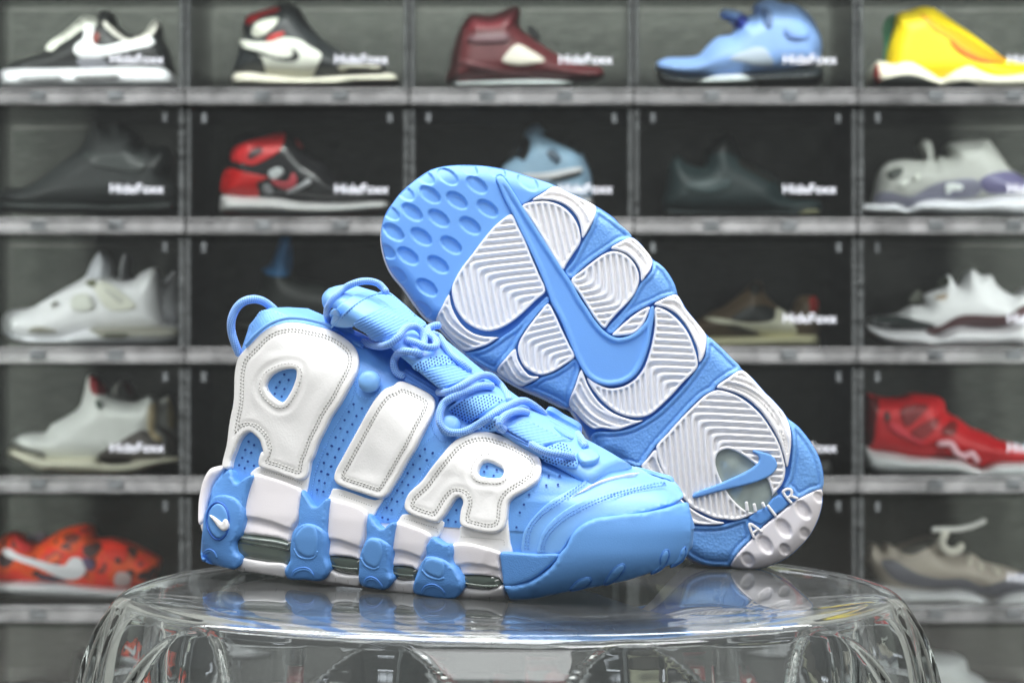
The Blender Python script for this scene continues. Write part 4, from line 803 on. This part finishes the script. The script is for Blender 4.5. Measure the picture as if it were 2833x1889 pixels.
bgshoe('maroon high sneaker with a cream side window, above a milky clear sole', M2('330 560,350 470,380 320,430 180,490 100,560 95,620 110,720 70,810 40,835 80,830 180,900 250,1000 320,1100 380,1250 440,1380 460,1400 520,1300 550,1000 550,600 555'), (92, 34, 38), M2('360 560,600 540,900 530,1150 545,1200 570,1000 590,400 590'), (200, 206, 206),
  [('heel_panel', 'u', M2('335 550,350 470,380 320,430 190,450 200,420 400,400 550'), (58, 26, 26)), ('collar', 'u', M2('480 130,560 110,700 90,810 50,820 120,760 180,600 210,480 200'), (110, 34, 42)), ('side_window', 'u', M2('710 410,760 340,810 300,870 320,1000 410,940 425,850 440,770 435'), (224, 216, 202)), ('grey_streak', 'u', M2('470 250,600 225,760 230,740 280,600 290,480 280'), (106, 72, 78)), ('seam', 'u', M2('420 400,620 450,820 490,900 490,800 505,600 475,420 420'), (120, 70, 74)), ('dark_lining', 'u', M2('880 180,900 170,970 240,960 270,900 240'), (30, 30, 32))], group=GRP)
bgshoe('powder blue high sneaker with navy lace on a black sole', M3('-285 430,-230 398,-60 390,0 375,60 310,130 250,230 230,240 150,150 100,160 65,280 80,330 110,380 90,370 40,430 0,500 -10,560 20,650 30,740 90,800 180,835 290,830 370,820 430,600 480,400 510,0 525,-150 520,-270 480'), (142, 178, 236), M3('-280 485,-100 520,200 500,400 490,600 475,780 455,840 465,835 560,500 570,-200 570'), (38, 44, 46),
  [('side_window', 'u', M3('210 400,300 350,390 320,450 330,510 440,400 445,300 420'), (196, 208, 224)), ('lace', 'u', M3('240 170,290 95,340 130,280 200'), (22, 48, 150)), ('collar_gap', 'u', M3('430 60,490 70,495 190,450 170'), (76, 104, 150)), ('ankle_fold', 'u', M3('580 190,640 230,740 240,760 200,740 260,640 270,590 240'), (104, 136, 196)), ('clear_tread', 's', M3('0 560,150 500,250 490,330 520,400 568'), (226, 232, 234))], group=GRP)
bgshoe('bright yellow sneaker over cream wave shaped midsole, green heel', M3('1270 430,1280 330,1310 220,1340 100,1430 70,1520 45,1600 60,1700 130,1850 230,1980 330,2100 410,2300 450,2350 480,2300 560,1700 560,1250 560'), (250, 218, 8), M3('1190 560,1200 420,1300 420,1380 380,1450 375,1530 420,1600 480,1640 520,1700 470,1780 420,1860 410,1920 450,2000 490,2100 490,2300 470,2400 500,2400 590,1300 588'), (246, 240, 220),
  [('heel_tab', 'u', M3('1250 200,1270 130,1335 100,1320 200,1280 330,1268 425,1258 400,1262 300'), (24, 108, 64)), ('side_wing', 'u', M3('1500 90,1620 150,1800 230,1950 330,2090 410,2050 430,1900 400,1780 330,1700 260,1600 210'), (236, 164, 24)), ('orange_line', 'u', M3('1700 270,1800 340,1950 400,2080 420,2060 432,1900 415,1760 345'), (214, 110, 30)), ('outsole', 's', M3('1200 588,1250 545,1430 505,1600 560,1640 572,1620 590'), (58, 60, 58)), ('outsole', 's', M3('1690 590,1800 545,1900 588'), (58, 60, 58)), ('red_heel', 's', M3('1192 560,1194 470,1215 430,1222 540,1210 588'), (196, 60, 54))], group=GRP)
bgshoe('all black high sneaker facing left, barely lighter than its shadow', K3('-60 1150,0 1090,60 1050,300 1030,450 950,560 870,720 740,850 650,960 560,1050 430,1110 290,1170 240,1220 300,1310 310,1400 250,1460 270,1620 360,1690 460,1700 560,1790 510,1850 570,1960 520,2020 560,2050 800,2020 940,2100 1000,2110 1250,1300 1260,0 1260'), (28, 32, 32), K3('-60 1200,400 1190,900 1200,1300 1240,2090 1180,2100 1330,1300 1335,0 1330'), (34, 39, 38),
  [('heel_counter', 'u', K3('1800 560,1980 540,2030 800,1950 900,1820 860'), (18, 22, 22)), ('collar', 'u', K3('1500 310,1640 390,1680 500,1600 540,1520 440'), (26, 30, 30)), ('side_panel', 'u', K3('1000 620,1300 640,1600 620,1750 700,1700 850,1400 830,1100 760'), (40, 45, 44))], group=GRP, rough=.7)
bgshoe('red and black patent high sneaker on a clean white sole', K4('150 1010,170 850,210 680,220 500,280 380,420 280,560 300,850 270,950 280,1090 440,1200 560,1350 640,1480 800,1700 900,2000 1000,2060 1080,1500 1110,900 1070'), (36, 36, 38), K4('120 1100,140 1010,400 1010,800 1030,1100 1080,1500 1090,2000 1070,2080 1100,2060 1180,1800 1210,1400 1250,900 1250,500 1235,130 1220'), (240, 238, 238),
  [('heel_panel', 'u', K4('150 1015,195 700,400 740,560 770,680 800,600 840,540 870,570 1020'), (206, 16, 18)), ('ankle_panel', 'u', K4('235 560,270 460,420 390,600 340,870 280,850 420,780 520,640 600,500 660,380 640,250 610'), (208, 36, 40)), ('ankle_jewel', 'u', K4('440 540,520 460,600 450,620 500,540 560,450 600'), (52, 22, 32)), ('red_streak', 'u', K4('700 830,900 850,960 740,1010 800,980 920,880 940,750 890'), (196, 70, 80)), ('white_print', 'u', K4('680 740,800 680,860 730,800 800,720 820'), (198, 202, 204)), ('white_print', 'u', K4('1050 880,1150 810,1180 850,1080 920,900 985,880 970'), (206, 206, 210)), ('white_print', 'u', K4('620 900,680 880,740 960,700 990,640 980'), (170, 172, 176)), ('red_tongue', 'u', K4('990 350,1040 370,1090 460,1040 450'), (150, 50, 46)), ('outsole', 's', K4('130 1215,500 1232,900 1245,1400 1245,2060 1175,2040 1190,1400 1262,900 1262,200 1240'), (170, 60, 50))], group=GRP, rough=.2)
bgshoe('pale blue and black high sneaker partly hidden by the tilted outsole', M2('690 1180,720 1120,800 1050,850 930,880 870,950 840,1000 890,1150 960,1230 1000,1290 1120,1320 1240,1310 1350,900 1370,700 1270'), (150, 182, 208), M2('680 1330,900 1340,1300 1330,1320 1400,900 1420,680 1400'), WH,
  [('collar', 'u', M2('980 910,1000 890,1150 955,1240 1010,1250 1050,1150 1000,1020 940'), (28, 32, 32)), ('lace_area', 'u', M2('740 1090,790 1000,850 920,900 960,860 1090,800 1060'), (32, 34, 36)), ('swoosh_logo', 'u', M2('840 1180,1000 1170,1250 1130,1250 1160,1030 1215,900 1210'), (228, 228, 232)), ('swoosh_edge', 'u', M2('1030 1215,1250 1158,1250 1180,1080 1225'), (30, 32, 30)), ('ankle_jewel', 'u', M2('1010 1030,1060 1010,1110 1080,1080 1100'), (64, 84, 104))], group=GRP)
bgshoe('dark teal and black high sneaker facing right', L7('240 1150,260 850,290 620,380 520,500 620,690 650,700 480,800 350,930 270,1020 350,1100 560,1300 680,1500 800,1600 1000,1980 1040,2010 1150,1900 1180,1300 1190'), (34, 50, 52), L7('240 1130,900 1150,1300 1160,1900 1120,2010 1130,1980 1190,1300 1200,250 1190'), (64, 76, 76),
  [('tongue', 'u', L7('700 500,800 360,930 275,1010 340,1090 540,900 480,740 530'), (20, 24, 24)), ('lace_line', 'u', L7('1080 560,1300 690,1500 810,1480 840,1250 730,1060 620'), (28, 28, 24)), ('side_panel', 'u', L7('480 840,700 790,980 800,950 900,700 950,500 900'), (62, 80, 82)), ('toe_tread', 's', L7('1740 1175,1840 1135,1960 1130,1980 1185,1850 1195'), (176, 174, 138))], group=GRP)
bgshoe('grey suede high sneaker facing left on a thick white sole', L6('380 1230,400 1050,430 880,520 730,750 670,1000 680,1050 640,960 500,1000 410,1120 430,1160 560,1180 690,1240 620,1330 640,1380 600,1330 480,1450 430,1700 410,1880 410,1960 500,2060 640,2180 800,2350 900,2450 1000,2400 1150,1800 1210,1100 1220,850 1310,600 1270'), (172, 173, 168), L6('170 1280,400 1250,640 1240,760 1290,830 1300,950 1220,1150 1180,1400 1190,1700 1190,2000 1140,2200 1130,2500 1120,2500 1400,1900 1400,1300 1400,1000 1380,850 1400,700 1390,400 1390,200 1350'), (240, 240, 246),
  [('mudguard', 'u', L6('380 1220,400 1130,560 1100,850 1160,1150 1010,1330 960,1700 930,1800 1050,1700 1160,1150 1190,950 1230,830 1290,700 1240'), (124, 124, 142)), ('heel_panel', 'u', L6('1780 940,2080 830,2350 900,2350 1080,2000 1120,1860 1100'), (104, 100, 136)), ('opening', 'u', L6('540 860,650 790,760 790,720 900,600 930'), (62, 66, 62)), ('white_mark', 'u', L6('1330 1000,1540 1010,1540 1080,1420 1080,1360 1140,1320 1090'), (240, 244, 242)), ('lace', 'u', L6('700 1000,780 950,830 950,760 1030'), (216, 218, 212)), ('lace', 'u', L6('890 900,960 860,1000 870,940 960'), (206, 208, 200))], group=GRP)
w2 = dict(group='white sneakers of one pair')
bgshoe('white high sneaker with grey mesh, nearer one of its pair', K5('20 960,60 850,150 800,400 770,560 680,750 570,1000 430,1070 380,1150 200,1240 70,1310 90,1370 230,1380 360,1500 420,1650 430,1770 340,1930 270,1970 300,1980 500,2000 800,2040 970,2000 1060,1200 1100,700 1200,200 1190,30 1100'), (236, 236, 238), K5('30 1060,300 1130,700 1150,1100 1020,1600 990,2240 1010,2240 1190,1700 1240,700 1240,150 1190'), (236, 236, 240),
  [('grey_midsole', 's', K5('1090 1030,1600 1010,2230 1020,2230 1120,1620 1140,1300 1160,1180 1090'), (164, 162, 150)), ('air_slot', 's', K5('1290 1105,1600 1095,1590 1150,1310 1155'), (92, 92, 78)), ('side_vent', 'u', K5('350 1060,420 1010,520 1010,720 1070,600 1090,380 1090'), (170, 168, 156)), ('wing', 'u', K5('1180 500,1300 440,1600 650,1700 760,1500 810,1350 790,1230 650'), (224, 224, 210)), ('wing_slot', 'u', K5('1290 540,1340 540,1560 690,1500 720'), (196, 196, 186)), ('mesh_panel', 'u', K5('900 640,1080 600,1160 780,900 800'), (218, 220, 210)), ('tongue', 'u', K5('1080 400,1150 210,1240 80,1310 95,1365 230,1370 350,1200 400'), (206, 208, 214)), ('lace_hole', 'u', K5('1060 450,1190 420,1180 500,1110 500'), (116, 118, 96)), ('lace_hole', 'u', K5('630 730,690 690,720 700,660 770'), (150, 150, 140))], **w2)
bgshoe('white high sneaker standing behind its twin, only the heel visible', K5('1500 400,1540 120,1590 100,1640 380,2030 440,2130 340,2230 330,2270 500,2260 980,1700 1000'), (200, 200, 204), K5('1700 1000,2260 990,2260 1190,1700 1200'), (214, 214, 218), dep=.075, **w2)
c2 = dict(group='cream sneakers of one pair')
bgshoe('cream leather sneaker with red lining and grey heel guard, nearer of its pair', K6('150 1030,160 970,250 910,400 890,570 880,640 790,800 700,960 600,1010 530,1060 350,1100 180,1200 170,1290 260,1350 390,1500 470,1700 510,1800 460,1880 420,1940 480,1960 700,1940 860,2020 920,2040 1040,2030 1200,1200 1240,600 1220,350 1150'), (222, 224, 220), K6('80 1130,130 1070,300 1110,520 1170,620 1190,1200 1180,1240 1240,1640 1250,1700 1210,2260 1200,2270 1240,1950 1310,1750 1390,1200 1410,700 1380,520 1370,250 1250,100 1190'), (236, 232, 210),
  [('lining', 'u', K6('1120 190,1220 190,1290 270,1350 390,1280 410,1150 400'), (142, 18, 26)), ('heel_guard', 'u', K6('1230 1160,1500 1000,1700 880,1780 850,1880 900,2030 1040,2020 1180,1700 1230,1240 1230'), (98, 92, 88)), ('heel_strip', 'u', K6('1870 560,1940 500,1950 700,1930 880,2015 930,2020 1000,1950 990,1860 880'), (226, 208, 168)), ('toe_line', 'u', K6('170 1040,300 1075,540 1145,560 1185,400 1140,220 1080'), (108, 110, 106)), ('eyelet', 'u', K6('1190 490,1240 480,1280 570,1220 590'), (84, 96, 88)), ('air_slot', 's', K6('1260 1235,1400 1215,1640 1215,1620 1260,1350 1280'), (62, 56, 42))], **c2)
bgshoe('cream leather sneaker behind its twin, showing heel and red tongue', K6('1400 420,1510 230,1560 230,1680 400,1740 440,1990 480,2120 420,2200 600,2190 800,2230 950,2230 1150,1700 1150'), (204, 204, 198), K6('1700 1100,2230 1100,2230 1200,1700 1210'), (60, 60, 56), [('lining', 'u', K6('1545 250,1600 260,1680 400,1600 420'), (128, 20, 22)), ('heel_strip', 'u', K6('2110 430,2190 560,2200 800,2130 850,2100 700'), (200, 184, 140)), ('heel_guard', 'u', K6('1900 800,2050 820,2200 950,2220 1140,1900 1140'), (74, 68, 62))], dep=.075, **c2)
bgshoe('black sneaker with a dark blue tongue, mostly behind the white heel panel', N1('420 1080,460 900,620 700,640 520,740 430,860 150,960 130,970 540,1300 640,1700 760,1960 820,2000 1000,1900 1080'), (36, 40, 38), N1('400 1060,1200 1080,2000 1040,2000 1160,400 1160'), (60, 62, 60), [('tongue', 'u', N1('640 500,740 430,860 150,950 140,950 540,760 560'), (62, 122, 176))], group=GRP)
bgshoe('orange sneaker with dark camouflage patches and a white swoosh', K8('-120 740,-60 480,30 380,100 350,200 400,280 450,400 390,480 340,600 300,720 300,760 400,900 400,1050 450,1200 530,1280 590,1250 700,1150 800,700 800,300 760'), (232, 72, 22), K8('-120 730,0 735,200 735,600 760,1000 800,1280 800,1270 880,900 905,400 885,0 865,-120 860'), (240, 240, 244),
  [('swoosh_logo', 'u', K8('10 500,60 480,150 530,280 570,420 610,520 620,570 560,640 560,690 640,660 710,580 740,480 720,300 640,130 580,20 530'), (240, 240, 246)), ('navy_patch', 'u', K8('310 690,480 725,550 755,430 745,310 735'), (52, 58, 84)), ('collar_gap', 'u', K8('200 380,260 370,330 350,390 380,300 430,220 420'), (54, 40, 52)), ('dark_patch', 'u', K8('500 390,600 360,640 400,560 450'), (120, 44, 30)), ('dark_patch', 'u', K8('660 480,760 440,800 490,720 560'), (70, 40, 38)), ('navy_patch', 'u', K8('660 560,760 590,740 660,700 660'), (92, 72, 110)), ('red_patch', 'u', K8('820 420,1020 470,980 600,860 560'), (240, 44, 10)), ('dark_patch', 'u', K8('920 560,970 560,960 610,930 600'), (70, 34, 28)), ('red_patch', 'u', K8('110 370,180 420,250 480,200 520,130 450'), (240, 60, 60)), ('dark_patch', 'u', K8('1040 480,1090 490,1090 560,1050 540'), (80, 40, 30)), ('grey_patch', 'u', K8('940 680,1040 690,1040 780,920 780'), (214, 190, 190))], group=GRP)
bgshoe('brown and black low sneaker with a large reversed cream swoosh', M5('-80 640,-60 570,0 540,60 500,150 460,270 370,330 310,380 310,400 370,470 450,560 500,610 400,690 390,730 420,740 560,725 650,100 650'), (92, 76, 56), M5('-80 640,60 640,300 630,720 625,735 690,720 712,-80 712'), (238, 232, 190),
  [('black_panel', 'u', M5('200 540,290 470,400 450,470 480,460 540,300 550'), (34, 38, 36)), ('swoosh_logo', 'u', M5('30 530,110 525,300 560,460 540,475 465,540 500,580 560,600 625,370 625,250 580,120 560'), (232, 230, 206)), ('heel_tab', 'u', M5('682 400,722 402,732 480,690 500'), (166, 34, 26)), ('tongue', 'u', M5('310 330,370 315,385 370,330 380'), (26, 28, 24)), ('dark_mark', 'u', M5('180 585,250 590,370 622,220 612'), (54, 50, 42))], group=GRP)
bgshoe('white sneaker with black toe and burgundy trim, laces undone', K7('200 1060,250 980,400 960,640 920,780 830,1000 800,950 700,1080 620,1230 560,1300 380,1450 560,1520 480,1580 340,1660 320,1760 400,1900 400,1980 540,2180 670,2300 650,2352 580,2440 600,2440 1060,2130 1130,1600 1130,1100 1240,900 1170'), (240, 240, 242), K7('180 1060,250 1110,500 1150,950 1150,1100 1230,1250 1200,1400 1120,1600 1110,1900 1130,2130 1110,2352 1030,2450 1050,2450 1360,2100 1375,1700 1390,1000 1400,600 1375,400 1320,230 1200'), (242, 240, 244),
  [('toe_cap', 'u', K7('205 1050,250 985,400 962,640 960,900 1030,1150 1100,1000 1150,600 1140,260 1095'), (26, 38, 36)), ('trim', 'u', K7('1000 1140,1220 1100,1400 990,1560 950,2140 960,2250 880,2400 800,2430 900,2150 1090,1800 1125,1500 1105,1300 1150,1120 1225'), (80, 46, 48)), ('lace_gap', 'u', K7('1180 500,1290 420,1330 520,1200 560'), (84, 90, 78)), ('lace_gap', 'u', K7('780 760,900 600,960 680,960 780'), (78, 80, 70)), ('tan_tab', 'u', K7('1120 700,1290 660,1300 710,1180 730'), (176, 152, 124))], group=GRP)
bgshoe('scarlet high sneaker facing right with a pale pink lace on its white sole', L4('260 1120,250 420,450 460,700 460,850 410,1000 420,1200 450,1300 530,1330 660,1480 740,1620 850,1850 940,2000 1020,2342 1110,2450 1150,2450 1330,1900 1350,1760 1390,1400 1280,900 1260,500 1180'), (200, 12, 24), L4('250 1090,350 1150,600 1180,900 1240,1300 1250,1500 1260,1650 1350,1780 1400,1950 1320,2342 1300,2450 1300,2450 1520,1850 1540,1500 1500,1000 1480,500 1480,300 1440,240 1300'), (232, 234, 236),
  [('heel_panel', 'u', L4('265 1090,258 430,330 470,440 475,400 800,350 1100'), (92, 10, 10)), ('side_panel', 'u', L4('720 640,880 560,1100 570,950 750,800 860'), (124, 6, 12)), ('side_panel', 'u', L4('870 920,1060 800,1240 720,1200 850,1000 1040,900 990'), (140, 8, 14)), ('lace_panel', 'u', L4('1280 950,1360 800,1460 780,1440 960'), (120, 20, 16)), ('badge', 'u', L4('520 720,560 640,590 740,560 800'), (84, 40, 40)), ('rib', 'u', L4('560 850,640 800,900 1000,1050 1060,1000 1090,800 1010'), (214, 42, 60))], group=GRP, tubes=[('lace', L4('1200 1080,1380 1080,1450 1190,1560 1250,1600 1220,1660 1210,1740 1330'), (244, 190, 200), .0055)])
bgshoe('tan and grey running shoe, white laces standing loose above it', L5('240 880,250 780,330 640,430 750,480 640,600 700,640 680,900 590,1050 560,1080 640,1250 760,1400 780,1480 760,1600 850,1800 900,2020 960,2200 1050,2200 1220,1850 1240,1700 1290,1500 1220,1000 1190,500 1180'), (178, 168, 156), L5('300 1130,550 1130,800 1170,1050 1190,1300 1170,1500 1220,1700 1300,1850 1230,2089 1180,2200 1180,2200 1400,1780 1430,1300 1410,1000 1390,700 1420,300 1400'), (240, 240, 242),
  [('mudguard', 'u', L5('420 850,560 840,700 920,850 1000,1100 1060,1400 1060,1600 1150,1800 1100,2089 980,2180 1060,2180 1190,1850 1235,1700 1270,1500 1210,1300 1170,1000 1170,700 1130,500 1010'), (108, 108, 118)), ('collar', 'u', L5('640 720,900 600,1050 570,1070 640,900 730,760 780'), (78, 76, 72)), ('lace', 'u', L5('1430 760,1470 770,1480 880,1440 900'), (222, 216, 202)), ('lace', 'u', L5('1560 860,1600 870,1620 960,1580 960'), (222, 216, 202)), ('lace', 'u', L5('1720 910,1770 920,1820 1010,1770 1000'), (222, 216, 202))], group=GRP, tubes=[('lace', L5('1000 490,1150 480,1300 480,1450 450,1560 410,1640 370'), (206, 204, 200), .005), ('lace', L5('1190 500,1150 560,1120 640,1180 720,1270 740,1340 700,1340 640'), (216, 212, 200), .007)])
def shift(t, dx, dy): return [(a+dx, b+dy) for a, b in t]
RS = L4('260 1120,250 420,450 460,700 460,850 410,1000 420,1200 450,1300 530,1330 660,1480 740,1620 850,1850 940,2000 1020,2342 1110,2450 1150,2450 1330,1900 1350,1760 1390,1400 1280,900 1260,500 1180'); RW = L4('250 1090,350 1150,600 1180,900 1240,1300 1250,1500 1260,1650 1350,1780 1400,1950 1320,2342 1300,2450 1300,2450 1520,1850 1540,1500 1500,1000 1480,500 1480,300 1440,240 1300')
bgshoe('dark red sneaker behind the clear stool, seen bent through its right side', shift(RS, -620, 716), (150, 14, 24), shift(RW, -620, 716), WH, [('side_panel', 'u', shift(L4('720 640,880 560,1100 570,950 750,800 860'), -620, 716), (230, 226, 222))], group=GRP)
bgshoe('wine red and white sneaker behind the middle of the clear stool', shift(RS, -1240, 716), (120, 20, 30), shift(RW, -1240, 716), WH, [('side_panel', 'u', shift(L4('720 640,880 560,1100 570,950 750,800 860'), -1240, 716), (60, 60, 60))], group=GRP)
bgshoe('black and red sneaker glimpsed at the right of the tilted heel', shift(RS, -560, 0), (54, 46, 42), shift(RW, -560, 0), (150, 150, 150), [('ankle_panel', 'u', shift(L4('720 640,880 480,1300 500,1250 750,900 860'), -560, 0), (150, 24, 22))], group=GRP)
bgshoe('cream soled sneaker just behind the tipped white heel', shift(RS, -600, 358), (70, 64, 56), shift(RW, -600, 330), (232, 226, 196), group=GRP)
bgshoe('black sneaker with yellow sole in the bottom left box', shift(RS, -2190, 716), (40, 44, 42), shift(RW, -2190, 716), (214, 180, 30), group=GRP)
bgshoe('white knit sneaker at the bottom right edge', shift(RS, 60, 716), (206, 210, 212), shift(RW, 60, 716), WH, group=GRP)
